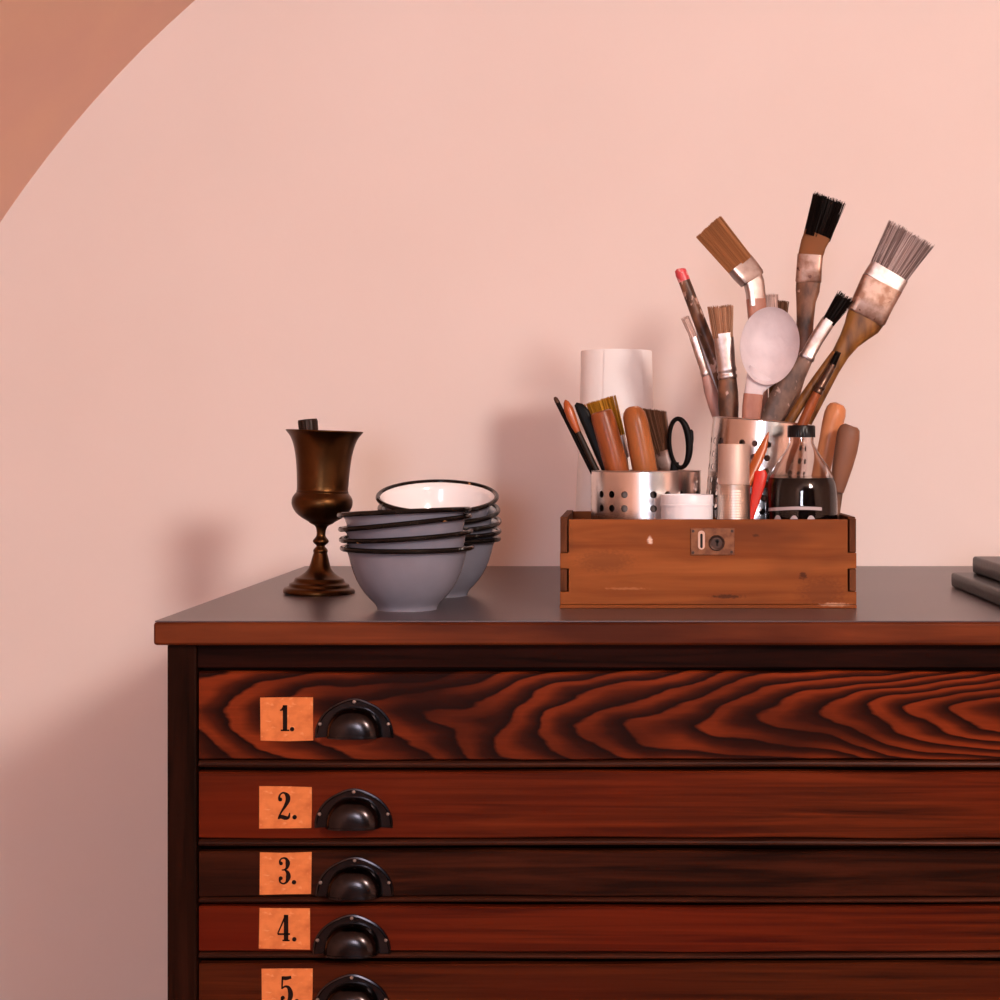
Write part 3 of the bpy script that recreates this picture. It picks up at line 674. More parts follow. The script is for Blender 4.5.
obj('keyhole', kh, M['hole'], lp, lo)
for px, py in ((693, 531), (732, 531), (693, 552.5), (731.5, 552)):
    obj('nail', onface(lathe([(0.0018, 0), (0.0016, 0.0006), (0, 0.0008)], n=10), px, py, 0.0012), M['lockdark'], lp, lo)
bm = bmesh.new(); c = Vector((BX1 + 0.0012, 1.735, TOP + 0.062))
for i in range(16):
    a0, a1 = PI * i / 15 + PI, PI * (i + 1) / 15 + PI
    if i == 15: break
    ring = []
    for a in (a0, a1):
        ring.append([bm.verts.new(c + Vector((0.0014 * math.cos(t), math.cos(a) * (0.018 + 0.0014 * math.sin(t)), math.sin(a) * (0.018 + 0.0014 * math.sin(t))))) for t in (0, PI / 2, PI, 3 * PI / 2)])
    for k in range(4): bm.faces.new((ring[0][k], ring[0][(k + 1) % 4], ring[1][(k + 1) % 4], ring[1][k]))
bo('drop_handle', bm, M['lockdark'])

# ------------------------------------------------------------------ perforated steel utensil cups
def perforated(R, H, rows, cols, hole, th=0.0009, ncol=24, a0=0.0):
    """steel tube standing on z = 0; cols: list of column indices with holes; rows: z of hole centres"""
    bm = bmesh.new(); da = 2 * PI / ncol; hz = (R * da) / 2
    lev = [0.0]
    cells = {}
    for z in sorted(rows):
        if z - hz > lev[-1] + 1e-5: lev.append(z - hz)
        cells[len(lev) - 1] = z; lev.append(z + hz)
    lev.append(H)
    def pt(r, a, z): return (r * math.sin(a), -r * math.cos(a), z)
    for r in (R, R - th):
        nv = []
        for li in range(len(lev) - 1):
            z0, z1 = lev[li], lev[li + 1]
            for c in range(ncol):
                ac = a0 + c * da
                if li in cells and c in cols:
                    zc = cells[li]
                    sq = []
                    for k in range(16):
                        s, q = divmod(k, 4); f = -1 + q / 2
                        sq.append([(f, -1), (1, f), (-f, 1), (-1, -f)][s])
                    ci = []
                    for u, v in sq:
                        t = math.atan2(v, u); ci.append((math.cos(t) * hole / hz, math.sin(t) * hole / hz))
                    S = [bm.verts.new(pt(r, ac + u * da / 2, zc + v * hz)) for u, v in sq]
                    C_ = [bm.verts.new(pt(r, ac + u * da / 2, zc + v * hz)) for u, v in ci]
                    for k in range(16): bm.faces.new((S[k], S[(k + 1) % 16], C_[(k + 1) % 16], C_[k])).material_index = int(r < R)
                else:
                    for q in range(4):
                        b0, b1 = ac - da / 2 + q * da / 4, ac - da / 2 + (q + 1) * da / 4
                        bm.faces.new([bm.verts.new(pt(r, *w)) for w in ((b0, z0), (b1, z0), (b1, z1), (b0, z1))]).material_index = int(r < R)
    bmesh.ops.remove_doubles(bm, verts=bm.verts, dist=2e-6)
    # rolled rim and bottom disc
    lathe([(R - th / 2 + 0.0010 * math.cos(a), H + 0.0010 * math.sin(a)) for a in [2 * PI * k / 8 for k in range(9)]], n=96, bm=bm, cap0=False, cap1=False)
    lathe([(0, 0.001), (R - th, 0.001)], n=96, bm=bm, cap0=False, cap1=False)
    return bm
def steel_cup(name, loc, rot, bm, label):
    o = obj(name, bm, [M['steel'], M['steel_in_shade']], None, angle=50); o.location = loc; o.rotation_euler = rot
    return tag(o, label, 'utensil cup', 'perforated steel cups in the box')
FLOORZ = TOP + 0.0042
SD, SR = 1.806, 0.0635
sH = P(645.5, 471, SD).z - FLOORZ
srows = [FLOORZ and (P(0, y, SD - SR).z - FLOORZ) for y in (495, 509, 523, 537, 551)]
sx = P(645.8, 471, SD).x
steel_cup('utensil_cup', (sx, SD, FLOORZ + 0.0002), (0, 0, 0),
          perforated(SR, sH, [z for z in srows if z > 0.012], [k for k in range(24) if (k % 4) != 1], 0.0040, a0=r_(-23)),
          'short round perforated steel cup full of handles behind white tub')
TD, TR, TH_ = 1.8205, 0.0572, 0.189
tilt = r_(5.0)
rimc = P(761.8, 421.5, TD)
tb = rimc - Vector((math.sin(tilt), 0, math.cos(tilt))) * TH_
tb.z = max(tb.z, FLOORZ + TR * math.sin(tilt) + 0.0003)
steel_cup('utensil_cup', tb, (0, tilt, 0),
          perforated(TR, TH_, [TH_ - 0.027 - 0.0152 * k for k in range(10)], [k for k in range(24) if (k % 4) != 3], 0.0036, a0=r_(-25.5)),
          'tall leaning perforated steel cup holding brushes behind the ink bottle')

# ------------------------------------------------------------------ paper roll behind the box
RD = 2.02; rb = P(616.5, 600, RD)
rk = RD / F
Hroll = P(0, 351, RD).z - TOP
rprof = [(0.020, 0.0), (41.5 * rk, 0.0), (42 * rk, 0.004), (41.0 * rk, 0.09), (38.5 * rk, Hroll * 0.55), (36.5 * rk, Hroll * 0.78), (35.5 * rk, Hroll - 0.001), (35 * rk, Hroll), (0.020, Hroll), (0.0195, Hroll - 0.001), (0.0195, 0.0)]
roll = empty('paper_roll', (rb.x, RD, TOP), 'white paper towel roll standing behind the wooden box', 'paper roll')
obj('roll_body', lathe(rprof, n=64, cap0=False, cap1=False), M['paper'], roll, local=True, angle=40)
obj('core_tube', lathe([(0.0194, 0.0), (0.0194, Hroll), (0.0182, Hroll), (0.0182, 0.0)], n=40, cap0=False, cap1=False), M['core'], roll, local=True)
bm = bmesh.new(); g = []                       # loose end of the outer sheet, standing off a little on the right
for t in range(2):
    rows = []
    for j in range(13):
        z = 0.002 + (Hroll - 0.004) * j / 12; f = j / 12
        R0 = rk * (42 - 6.5 * f); row = []
        for i in range(13):
            a = r_(-20 + 62 * i / 12); off = 0.0006 + 0.0024 * (i / 12) ** 2 + t * 0.0004
            row.append(bm.verts.new(((R0 + off) * math.sin(a), -(R0 + off) * math.cos(a), z)))
        rows.append(row)
    for A, B in zip(rows, rows[1:]):
        for i in range(12): bm.faces.new((A[i], A[i + 1], B[i + 1], B[i]))
    g.append(rows)
for j in range(12): bm.faces.new((g[0][j][12], g[0][j + 1][12], g[1][j + 1][12], g[1][j][12]))
for i in range(12): bm.faces.new((g[0][12][i], g[0][12][i + 1], g[1][12][i + 1], g[1][12][i]))
obj('loose_sheet', bm, M['paper'], roll, local=True)

# ------------------------------------------------------------------ small things at the front of the box
# white tub
td = 1.7245; tk = td / F; tc = P(687, 0, td)
H = P(0, 494.5, td).z - FLOORZ; R = 26.8 * tk
tub = empty('plastic_tub', (tc.x, td, FLOORZ), 'round white plastic tub at the front of the wooden box', 'tub')
obj('tub_body', lathe([(0, 0), (R * .93, 0), (R * .95, 0.002), (R * .97, H - 0.012), (R * .90, H - 0.0115)], n=48), M['white_plastic'], tub, local=True)
obj('lid', lathe([(R * .90, H - 0.0125), (R, H - 0.0125), (R, H - 0.0105), (R * .985, H - 0.010), (R * .985, H - 0.001), (R * .97, H), (R * .90, H), (R * .88, H - 0.002), (0, H - 0.002)], n=48), M['white_plastic'], tub, local=True)
# aluminium tin
ad = 1.7145; ak = ad / F; ac = P(733.7, 0, ad); R = 16.4 * ak
H = P(0, 444, ad).z - FLOORZ; zs = P(0, 484.5, ad).z - FLOORZ
tin = empty('aluminium_tin', (ac.x, ad, FLOORZ), 'slim satin aluminium tin with a tall cap beside white tub', 'tin')
pr = [(0, 0), (R * .96, 0), (R, 0.0015)]
z = 0.02
while z < zs - 0.006: pr += [(R, z), (R * .9955, z + 0.0006), (R * .9955, z + 0.0011), (R, z + 0.0016)]; z += 0.0030
pr += [(R, zs - 0.003), (R * 1.01, zs - 0.0015), (R * 1.01, zs - 0.0004), (R * .9, zs)]
obj('tin_body', lathe(pr, n=48), M['tin'], tin, local=True, angle=50)
obj('cap', lathe([(R * .9, zs), (R * .965, zs + 0.0002), (R * .965, H - 0.0012), (R * .93, H), (0, H)], n=48), M['tincap'], tin, local=True)
# ink bottle
id_ = 1.7330; ik = id_ / F; ic = P(801.3, 0, id_)
ink = empty('ink_bottle', (ic.x, id_, FLOORZ), 'clear glass bottle half full of black ink with a black screw cap', 'bottle')
zz = lambda y: P(0, y, id_).z - FLOORZ
sil = [(35.4, 556), (35.8, 530), (35.9, 512), (35.8, 503), (35.4, 494), (34.6, 485), (31.8, 476), (27.2, 467), (21.6, 459), (16.0, 450), (12.8, 444), (12.3, 440), (12.3, 431)]
op = [(r * ik, zz(y)) for r, y in sil]
bprof = [(0, 0.0), (0.9 * op[0][0], 0.0), (op[0][0], 0.004)] + [q for q in catmull(op, 3)]
lv = zz(478)
inner = [(r - 0.0013, z) for r, z in reversed(bprof) if z > lv]
obj('glass_body', lathe(bprof + inner + [(inner[-1][0] + 0.0005, lv + 0.0003), (0, lv + 0.0003)], n=64), M['bottle_glass'], ink, local=True, angle=60)
lq = [(max(r - 0.0005, 0.001), z) for r, z in bprof[2:] if z < lv]
obj('ink', lathe([(0, 0.0008), (lq[0][0] * .9, 0.0008)] + lq + [(lq[-1][0] - 0.0006, lv), (0, lv)], n=64), M['ink'], ink, local=True, angle=60)
# ribbed cap
bm = bmesh.new(); rings = []; nst = 72; R = 13.9 * ik
for r, z in ((R * .9, zz(437.3)), (R, zz(437.3)), (R, zz(426.5)), (R * .95, zz(425.4)), (R * .5, zz(425.4))):
    rings.append([bm.verts.new((r * (1 - (0.03 if (i % 2 and r > R * .98) else 0)) * math.cos(2 * PI * i / nst), r * (1 - (0.03 if (i % 2 and r > R * .98) else 0)) * math.sin(2 * PI * i / nst), z)) for i in range(nst)])
for A, B in zip(rings, rings[1:]):
    for i in range(nst): bm.faces.new((A[i], A[(i + 1) % nst], B[(i + 1) % nst], B[i]))
bm.faces.new(rings[-1]); bm.faces.new(rings[0])
obj('screw_cap', bm, M['cap'], ink, local=True, angle=30)
# printed marks on the glass: a thin line and a row of arches
def on_bottle(px, py):
    z = zz(py); r = 35.9 * ik
    for (r0, z0), (r1, z1) in zip(bprof[1:], bprof[2:]):
        if z0 <= z <= z1 and z1 > z0: r = r0 + (r1 - r0) * (z - z0) / (z1 - z0)
    r += 0.0003
    s = max(-0.97, min(0.97, (px - 800.5) * ik / r)); a = math.asin(s)
    return (r * math.sin(a), -r * math.cos(a), z)
bm = bmesh.new()
def strip(lo, up):
    A = [bm.verts.new(on_bottle(*q)) for q in lo]; B = [bm.verts.new(on_bottle(*q)) for q in up]
    for i in range(len(A) - 1): bm.faces.new((A[i], A[i + 1], B[i + 1], B[i]))
xs = [766.5 + (817 - 766.5) * i / 20 for i in range(21)]
arc = lambda x: 505.2 + 2.2 * (abs(x - 797) / 30) ** 2
strip([(x, arc(x) + 3.2) for x in xs], [(x, arc(x)) for x in xs])
for cx_, w_ in ((774.5, 3.6), (789.5, 4.6), (806, 4.8)):
    xs = [cx_ - w_ + 2 * w_ * i / 10 for i in range(11)]
    strip([(x, 528) for x in xs], [(x, 514 + 6 * (abs(x - cx_) / w_) ** 2.4) for x in xs])
obj('printed_marks', bm, M['inkprint'], ink, local=True)
# orange wooden modelling tool and red wedge between tin and bottle
od = 1.7385
tag(obj('modelling_tool', loft([(768.5, 432, od + .004, .4, .4), (766.5, 438, od + .003, 2.2, 1.6), (763, 448, od + .002, 4.4, 2.4), (758, 459, od, 5.4, 2.8), (753, 470, od - .003, 5.2, 2.8), (748, 481, od - .008, 4.4, 2.6), (744, 497, od - .014, 3.6, 2.4), (741, 560, od - .014, 3.2, 2.2)], 0.2, 14), M['orange_wood']),
    'pointed orange lacquered wooden tool rising behind the aluminium tin', 'tool')
tag(obj('plastic_wedge', loft([(760.2, 470.6, od - .006, 5.2, 2.2), (760.6, 474, od - .006, 6.8, 3.0), (758.5, 486, od - .007, 6.3, 3.2), (755, 500, od - .009, 5.0, 3.0), (751, 516, od - .012, 3.0, 2.4), (748, 560, od - .014, 1.6, 1.6)], 0.0, 14, 3.5), M['redplastic']),
    'bright red tapering plastic wedge between the tin and the ink bottle', 'wedge')
# two wooden handles at the right end of the box
hd = 1.795
e = empty('scraper', P(826, 555, hd), 'orange-tan wooden handled scraper with rounded end by the ink bottle', 'scraper')
obj('handle', loft([(837.5, 403.2, hd, 3, 3), (837, 404.5, hd, 7, 6.5), (836.4, 408, hd, 9.6, 8.5), (835, 414, hd, 10.8, 9.5), (832.5, 424, hd, 10.6, 9.5), (829, 438, hd, 9.4, 8.5), (825, 456, hd - .002, 8.8, 8), (821, 474, hd - .004, 8.6, 7.5), (817, 492, hd - .006, 7.5, 6.5)], 0, 20), M['handle3'], e)
obj('blade', loft([(817.4, 490, hd - .006, 5, 1.2), (815, 520, hd - .006, 5, 1.0), (812, 556, hd - .006, 5, 0.8)], 0, 12, 6), M['ferrule_dirty'], e)
hd2 = 1.762
e = empty('palette_knife', P(832, 555, hd2), 'grey-brown wooden handled knife leaning right in the box corner', 'knife')
obj('handle', loft([(849.5, 425.2, hd2, 5, 4), (849, 426.5, hd2, 8.5, 7), (848.8, 430, hd2, 10.8, 8.5), (848, 438, hd2, 11.6, 9), (846, 450, hd2, 11.4, 9), (842.5, 466, hd2, 10.2, 8.5), (839, 482, hd2, 8.2, 7.2), (837.2, 492, hd2, 6.4, 6)], 0, 20, 2.3), M['handle4'], e)
obj('blade', loft([(837.2, 491, hd2, 5.8, 2.0), (835.5, 512, hd2, 4.6, 1.4), (833, 556, hd2, 4.2, 1.0)], 0, 12, 5), M['mottle'], e)

# ------------------------------------------------------------------ handles and brushes in the short cup
G1 = 'tools in the short steel cup'
def thing(name, base, label, cat, group): return empty(name, base, label, cat, group)
d = 1.800
e = thing('thin_brush', P(607, 520, d), 'thin dark stick leaning furthest out of the short steel cup', 'brush', G1)
obj('handle', loft([(555.5, 398.5, d, 1.6, 1.6), (557, 401.5, d, 2.4, 2.4), (566, 419, d, 2.5, 2.5), (580, 447, d, 2.6, 2.6), (592.5, 471.5, d, 2.8, 2.8), (612, 512, d, 2.4, 2.4)], 0, 12), M['br_black'], e)
obj('end_tip', loft([(554.8, 397, d, 1.2, 1.2), (555.6, 398.6, d, 2.2, 2.2), (557.8, 402.8, d, 2.6, 2.6)], 0, 12), M['ferrule_dark'], e)
d = 1.795
e = thing('round_brush', P(611, 525, d), 'paintbrush handle with orange lacquered end in the short cup', 'brush', G1)
obj('orange_end', loft([(565.3, 399.8, d, .6, .6), (566.2, 402.5, d, 3.0, 2.6), (568.5, 409, d, 4.9, 4.2), (571.5, 417, d, 4.9, 4.2), (575, 426, d, 4.0, 3.6), (578, 432, d, 3.1, 3.0)], 0, 14), M['orange_wood'], e)
obj('handle', loft([(577.5, 431, d, 3.0, 2.9), (588, 453, d, 3.1, 3), (597.5, 473, d, 3.2, 3.1), (614, 510, d, 2.4, 2.4)], 0, 12), M['ebony'], e)
d = 1.798
e = thing('flat_handle_knife', P(620, 520, d), 'flat black handle with slanted end in the short cup', 'knife', G1)
obj('handle', loft([(575.5, 404, d, 2.0, 2.4), (579, 406.5, d, 4.6, 3), (583.5, 413, d, 6.2, 3.2), (591, 430, d, 6.4, 3.4), (602, 456, d, 6.3, 3.4), (609, 473, d, 5.8, 3.2), (620, 500, d, 5.6, 3)], 0, 16, 3.5), M['blackplastic'], e)
d = 1.838
e = thing('yellow_brush', P(620, 520, d), 'flat brush with stiff yellow ochre bristles in the short cup', 'brush', G1)
obj('bristles', hair((612, 440, d, 13.5, 5.5), (599.5, 400, d, 16.0, 6.5), 260, 0.30, 0.5, 0.03, 0.03, core=0.985), M['br_yellow'], e)
obj('ferrule', loft([(611.4, 438, d, 13.8, 5.8), (617, 458, d, 13.6, 5.8), (617.5, 460, d, 12, 5)], 0.30, 16, 4), M['ferrule'], e)
obj('handle', loft([(617, 458, d, 11, 5), (622, 476, d, 8, 4.5), (628, 500, d, 5, 4), (634, 530, d, 5, 4)], 0.30, 16, 2.6), M['golden'], e)
e = thing('palette_knife', P(628, 530, 1.785), 'palette knife with blunt reddish-brown round handle in the short cup', 'knife', G1)
d = 1.785
obj('handle', loft([(600.8, 411.2, d, 8.5, 8), (601.2, 412.6, d, 11, 10), (603.5, 420, d, 11.9, 11), (608.5, 438, d, 12.1, 11.2), (613.5, 456, d, 12.2, 11.2), (618, 473, d, 11.8, 11), (623, 492, d, 8, 7.5)], 0, 22), M['handle1'], e)
obj('blade', loft([(622.8, 490, d, 6, 1.5), (626, 508, d, 6, 1.2), (630, 530, d, 6, 1)], 0, 12, 6), M['ferrule_dark'], e)  # blade coloured dark to paint shade behind the cup's holes
d = 1.780
e = thing('palette_knife', P(650, 530, d), 'palette knife with round-ended honey-brown faceted handle in the short cup', 'knife', G1)
obj('handle', loft([(631.6, 406.5, d, 3, 3), (631.8, 407.6, d, 6.5, 6), (632.6, 410.5, d, 9.6, 9), (634, 415, d, 11.6, 11), (636, 423, d, 12.4, 11.8), (639, 438, d, 12.6, 12), (642.5, 456, d, 12.8, 12), (645.5, 473, d, 12.6, 12), (649, 492, d, 9, 8.5)], 0.1, 12, 2.2), M['handle2'], e, angle=34)
obj('blade', loft([(648.8, 490, d, 6, 1.5), (651, 510, d, 6, 1.2), (653, 530, d, 6, 1)], 0, 12, 6), M['ferrule_dark'], e)  # dark blade colour again stands for shade inside the cup
d = 1.822
e = thing('wide_brush', P(662, 525, d), 'brush with worn slanting brown bristles beside the scissors', 'brush', G1)
bm = hair((660.5, 453, d, 10.5, 5.5), (649.5, 409.5, d, 17.5, 6.5), 520, 0.12, 0.55, 0.03, 0.03, core=0.95, slant=0.14)
obj('bristles', bm, M['br_brown'], e)
obj('ferrule', loft([(660.6, 451.5, d, 11, 6), (663.8, 463, d, 10.8, 6), (666, 474, d, 10.6, 6), (667, 478, d, 9, 5)], 0.25, 16, 4), M['ferrule_dirty'], e)
obj('handle', loft([(666.5, 476, d, 8.5, 5), (668, 490, d, 6, 4), (670, 525, d, 5, 4)], 0.25, 14, 2.6), M['golden'], e)
# scissors: a black finger loop above the rim, shank and blade inside the cup
d = 1.812
e = thing('scissors', P(680, 525, d), 'scissors with a black plastic finger loop in the short cup', 'scissors', G1)
def ring_tube(cx_, cy_, ax, ay, tiltd, thick, d, n=44, m=12):
    bm = bmesh.new(); rings = []; k = d / F; tt = r_(tiltd)
    for i in range(n):
        a = 2 * PI * i / n
        def cpt(a):
            x, y = ax * math.cos(a), ay * math.sin(a)
            return Vector((x * math.cos(tt) - y * math.sin(tt), 0, x * math.sin(tt) + y * math.cos(tt)))
        c = cpt(a); t = (cpt(a + .01) - cpt(a - .01)).normalized(); nrm = t.cross(Vector((0, 1, 0)))
        h = thick(a)
        base = P(cx_, cy_, d) + c * k
        rings.append([bm.verts.new(base + nrm * math.cos(2 * PI * j / m) * h * k + Vector((0, 1, 0)) * math.sin(2 * PI * j / m) * 3.6 * k) for j in range(m)])
    for i in range(n):
        A, B = rings[i], rings[(i + 1) % n]
        for j in range(m): bm.faces.new((A[j], A[(j + 1) % m], B[(j + 1) % m], B[j]))
    return bm
bm = ring_tube(679.3, 443.2, 10.0, 24.5, 4, lambda a: 2.3 + 1.5 * max(0, math.cos(a - 0.1)) ** 1.5, d)
loft([(690.6, 429.5, d, 1.2, 3.0), (691.2, 431.5, d, 2.2, 3.4), (691.4, 439, d, 2.4, 3.6), (690.6, 446, d, 2.2, 3.4), (690, 448, d, 1.0, 3)], 0, 12, 3, bm)
obj('finger_loop', bm, M['blackplastic'], e)
obj('shank', loft([(675, 462, d, 4, 3.2), (674, 474, d, 4.6, 3.2), (672, 490, d, 4.2, 2.6)], 0, 14, 3), M['blackplastic'], e)
obj('blade', loft([(672.2, 488, d, 4, 1.2), (670, 510, d, 4.4, 1), (668, 530, d, 3, 0.8)], 0, 12, 5), M['ferrule'], e)

# ------------------------------------------------------------------ brushes in the tall cup
G2 = 'brushes in the tall steel cup'
d = 1.824
e = thing('thin_brush', P(740, 530, d), 'thin pale-bristled brush leaning furthest left in the tall cup', 'brush', G2)
obj('bristles', hair((695, 340, d, 3.8, 2.2), (684.8, 317, d, 3.6, 1.6), 70, 0, 0.4, 0.06, 0.12, core=0.9), M['br_white'], e)
obj('ferrule', loft([(693.5, 337, d, 4.4, 2.4), (699, 354, d, 4.4, 3.2), (704.2, 370, d, 4.3, 4.0), (704.6, 371.4, d, 4.9, 4.6), (705.8, 375, d, 4.9, 4.6), (706.2, 376.4, d, 4.2, 4)], 0, 16, 2.2), M['ferrule'], e)
obj('handle', loft([(706, 375.5, d, 4.6, 4.2), (710.5, 391, d, 6.6, 5), (715, 406, d, 6.6, 5), (719, 420, d, 5.6, 4.6), (731, 465, d, 4, 3.6), (741, 505, d, 3, 3)], 0, 16), M['mauve'], e)
d = 1.848
e = thing('palette_knife', P(745, 530, d), 'pale lavender narrow blade behind the red-tipped stick', 'knife', G2)
obj('blade', loft([(697, 328, d, 1.5, .5), (700, 334, d, 3.2, .6), (707, 355, d, 3.4, .7), (714, 380, d, 3.4, .8), (721, 404, d, 3, 1), (727, 424, d, 2.6, 1.2)], 0, 10, 4), M['white_plastic'], e)
obj('handle', loft([(726.5, 422, d, 3.4, 3.2), (735, 455, d, 4, 3.6), (745, 500, d, 4, 3.6)], 0, 12), M['mauve'], e)
d = 1.834
e = thing('red_tipped_brush', P(750, 530, d), 'paint-stained brown brush handle with a red dipped end', 'brush', G2)
obj('red_end', loft([(680, 268.6, d, 3.6, 3.6), (680.2, 270, d, 5.6, 5.2), (681.5, 274, d, 6.2, 5.8), (684.4, 281, d, 6.1, 5.6)], 0, 16), M['redtip'], e)
obj('handle', loft([(684, 280, d, 5.9, 5.4), (690, 296, d, 6.1, 5.6), (698, 317, d, 6.4, 5.8), (706, 338, d, 6.6, 6), (716, 364, d, 6.6, 6), (724, 390, d, 6.2, 5.6), (733, 420, d, 5.4, 5), (750, 480, d, 4, 4), (755, 505, d, 3.4, 3.4)], 0, 16), M['mottle'], e)
d = 1.806
e = thing('flat_brush', P(740, 525, d), 'flat brush with pale tan bristles and steel ferrule beside the white spoon', 'brush', G2)
obj('bristles', hair((723, 338, d, 9.8, 3.4), (720, 306, d, 12.4, 2.6), 220, 0, 0.42, 0.06, 0.06, core=0.93), M['br_pale'], e)
obj('ferrule', loft([(722.8, 333.5, d, 10.2, 3.6), (724.4, 346, d, 9.9, 4.2), (726.4, 366, d, 9.2, 6.2), (726.6, 368.5, d, 9.9, 6.6), (726.9, 371.5, d, 9.9, 6.6), (727.0, 372.5, d, 9.0, 6.2), (727.2, 374.5, d, 9.0, 6.2), (727.3, 375.5, d, 9.9, 6.6), (727.5, 378, d, 9.9, 6.6), (727.6, 379, d, 9.2, 6)], 0, 20, 2.6), M['ferrule'], e)
obj('handle', loft([(727.5, 378, d, 9.0, 6), (728, 392, d, 10.2, 6.8), (728.4, 406, d, 10.4, 7), (729, 420, d, 9.4, 6.6), (732, 450, d, 7, 5), (738, 500, d, 5, 4)], 0, 18), M['mottle'], e)
# bent radiator brush with tan bristles
d = 1.822; rt = -0.42
e = thing('angled_brush', P(765, 525, d), 'bent brush with long light brown bristles and steel ferrule', 'brush', G2)
obj('bristles', hair((741, 265.5, d, 13.6, 6.2), (708.2, 226.5, d, 15.6, 6.0), 620, rt, 0.36, 0.02, 0.02, core=0.98, power=5), M['br_tan'], e)
obj('ferrule', loft([(740, 264.2, d, 14.3, 6.9), (745.5, 270.8, d, 14.2, 6.9), (752, 278.5, d, 13.4, 6.6), (753, 280, d, 12, 6)], rt, 24, 7), M['ferrule'], e)
obj('shank', loft([(750, 275.5, d, 11.5, 5.6), (754, 283, d, 10.2, 5.6), (755.6, 293, d, 9.4, 5.6), (756.5, 306, d, 9.2, 5.6)], rt * .8, 20, 5), M['ferrule'], e)
obj('handle', loft([(756, 299, d, 9.9, 6), (757, 312, d, 9.6, 6), (758, 340, d, 8.2, 5.4), (760, 380, d, 7.4, 5), (762, 420, d, 6.8, 5), (766, 500, d, 5, 4)], rt * .6, 18, 3.2), M['pinkwood'], e)
# small brush peeping out behind the spoon
d = 1.832
e = thing('small_brush', P(770, 525, d), 'small brush whose bristle tips show behind the white spoon', 'brush', G2)
bm = hair((773, 326, d, 7, 3), (771.5, 294.5, d, 6.4, 2.6), 110, 0, 0.45, 0.05, 0.08, core=0.92)
obj('bristles', bm, M['br_white'], e)
obj('stained_bristles', hair((780.5, 326, d, 5.0, 3), (783.5, 301, d, 4.8, 2.6), 90, 0.2, 0.45, 0.06, 0.08, core=0.92), M['br_brown'], e)
obj('ferrule', loft([(776, 324, d, 10.5, 3.6), (776, 345, d, 9.5, 4.2), (775.5, 348, d, 8.5, 4)], 0, 16, 4), M['ferrule'], e)
obj('handle', loft([(775.8, 346, d, 8, 4.2), (775, 385, d, 6.5, 4.6), (775, 425, d, 5.4, 4.4), (776, 500, d, 4, 4)], 0, 14), M['golden'], e)
# white spoon
d = 1.778
e = thing('spoon', P(755, 525, d), 'white oval spoon with a brown handle standing in the tall cup', 'spoon', G2)
bm = bmesh.new(); k = d / F; nr, na = 9, 56; th = r_(-8)
def spoon_pt(r, a, back):
    ca, sa = math.cos(a), math.sin(a)
    x = 29.6 * r * ca * (1 + 0.05 * sa); y = 39.5 * r * sa
    dep = 21.0 * (1 - r ** 2.2) + (1.6 if back else 0)         # hollow faces the viewer
    if r > .985: dep = (1.0 if back else -0.4)
    xr, yr = x * math.cos(th) - y * math.sin(th), x * math.sin(th) + y * math.cos(th)
    return P(769.6, 345.8, d) + Vector((xr * k, dep * k + yr * k * 0.12, yr * k))
for back in (0, 1):
    rr = [0.2, 0.4, 0.58, 0.74, 0.86, 0.94, 1.0]
    c = bm.verts.new(spoon_pt(0, 0, back)); prev = None
    for r in rr:
        ring = [bm.verts.new(spoon_pt(r, 2 * PI * i / na, back)) for i in range(na)]
        for i in range(na):
            if prev is None: bm.faces.new((c, ring[i], ring[(i + 1) % na]))
            else: bm.faces.new((prev[i], prev[(i + 1) % na], ring[(i + 1) % na], ring[i]))
        prev = ring
    if back == 0: front_edge = prev
for i in range(na): bm.faces.new((front_edge[i], front_edge[(i + 1) % na], prev[(i + 1) % na], prev[i]))
obj('spoon_bowl', bm, M['spoon'], e, angle=60)
obj('neck', loft([(763, 374, d + .004, 16, 3), (757.5, 382, d + .004, 12.5, 3.6), (754.5, 389, d + .003, 9.8, 4.2), (753, 395, d + .003, 9.2, 4.4)], 0, 18, 2.4), M['spoon'], e)
obj('handle', loft([(753.2, 394, d + .003, 9.6, 5), (752, 407, d + .003, 9.8, 5.4), (751, 421, d + .003, 9.2, 5.2), (750, 450, d + .003, 7, 5), (750, 500, d + .003, 6, 5)], 0, 18, 3.5), M['pinkwood'], e)
# black bent brush
d = 1.846
e = thing('angled_brush', P(752, 525, d), 'tall bent brush with black bristles and paint-spattered ferrule', 'brush', G2)
obj('bristles', hair((817, 238, d, 13.4, 4.6), (829.8, 198, d, 16.4, 4.0), 320, 0.15, 0.45, 0.05, 0.05, core=0.95), M['br_black'], e)
obj('glued_bristles', loft([(817.8, 234.5, d, 13.6, 4.9), (813.5, 244, d, 12.9, 5.0), (810.3, 256.5, d, 12.3, 5.1)], 0.15, 18, 3.5), M['br_glue'], e)
obj('ferrule', loft([(810.3, 255, d, 12.8, 5.6), (809.2, 268, d, 12.7, 5.6), (808.4, 281.5, d, 13.0, 5.6), (808.4, 283, d, 12, 5)], 0.15, 20, 4.5), M['ferrule_dirty'], e)
obj('handle', loft([(808.4, 281, d, 12.4, 5.2), (807.6, 291, d, 12.0, 5.2), (806, 302, d, 9.8, 5.2), (805.2, 320, d, 8.6, 5.2), (804, 340, d, 8.6, 5.2), (800, 365, d, 8.6, 5), (792, 395, d, 8, 5), (781, 422, d - .006, 7, 5), (752, 490, d - .012, 5, 4)], 0.15, 18, 2.8), M['mottle'], e)
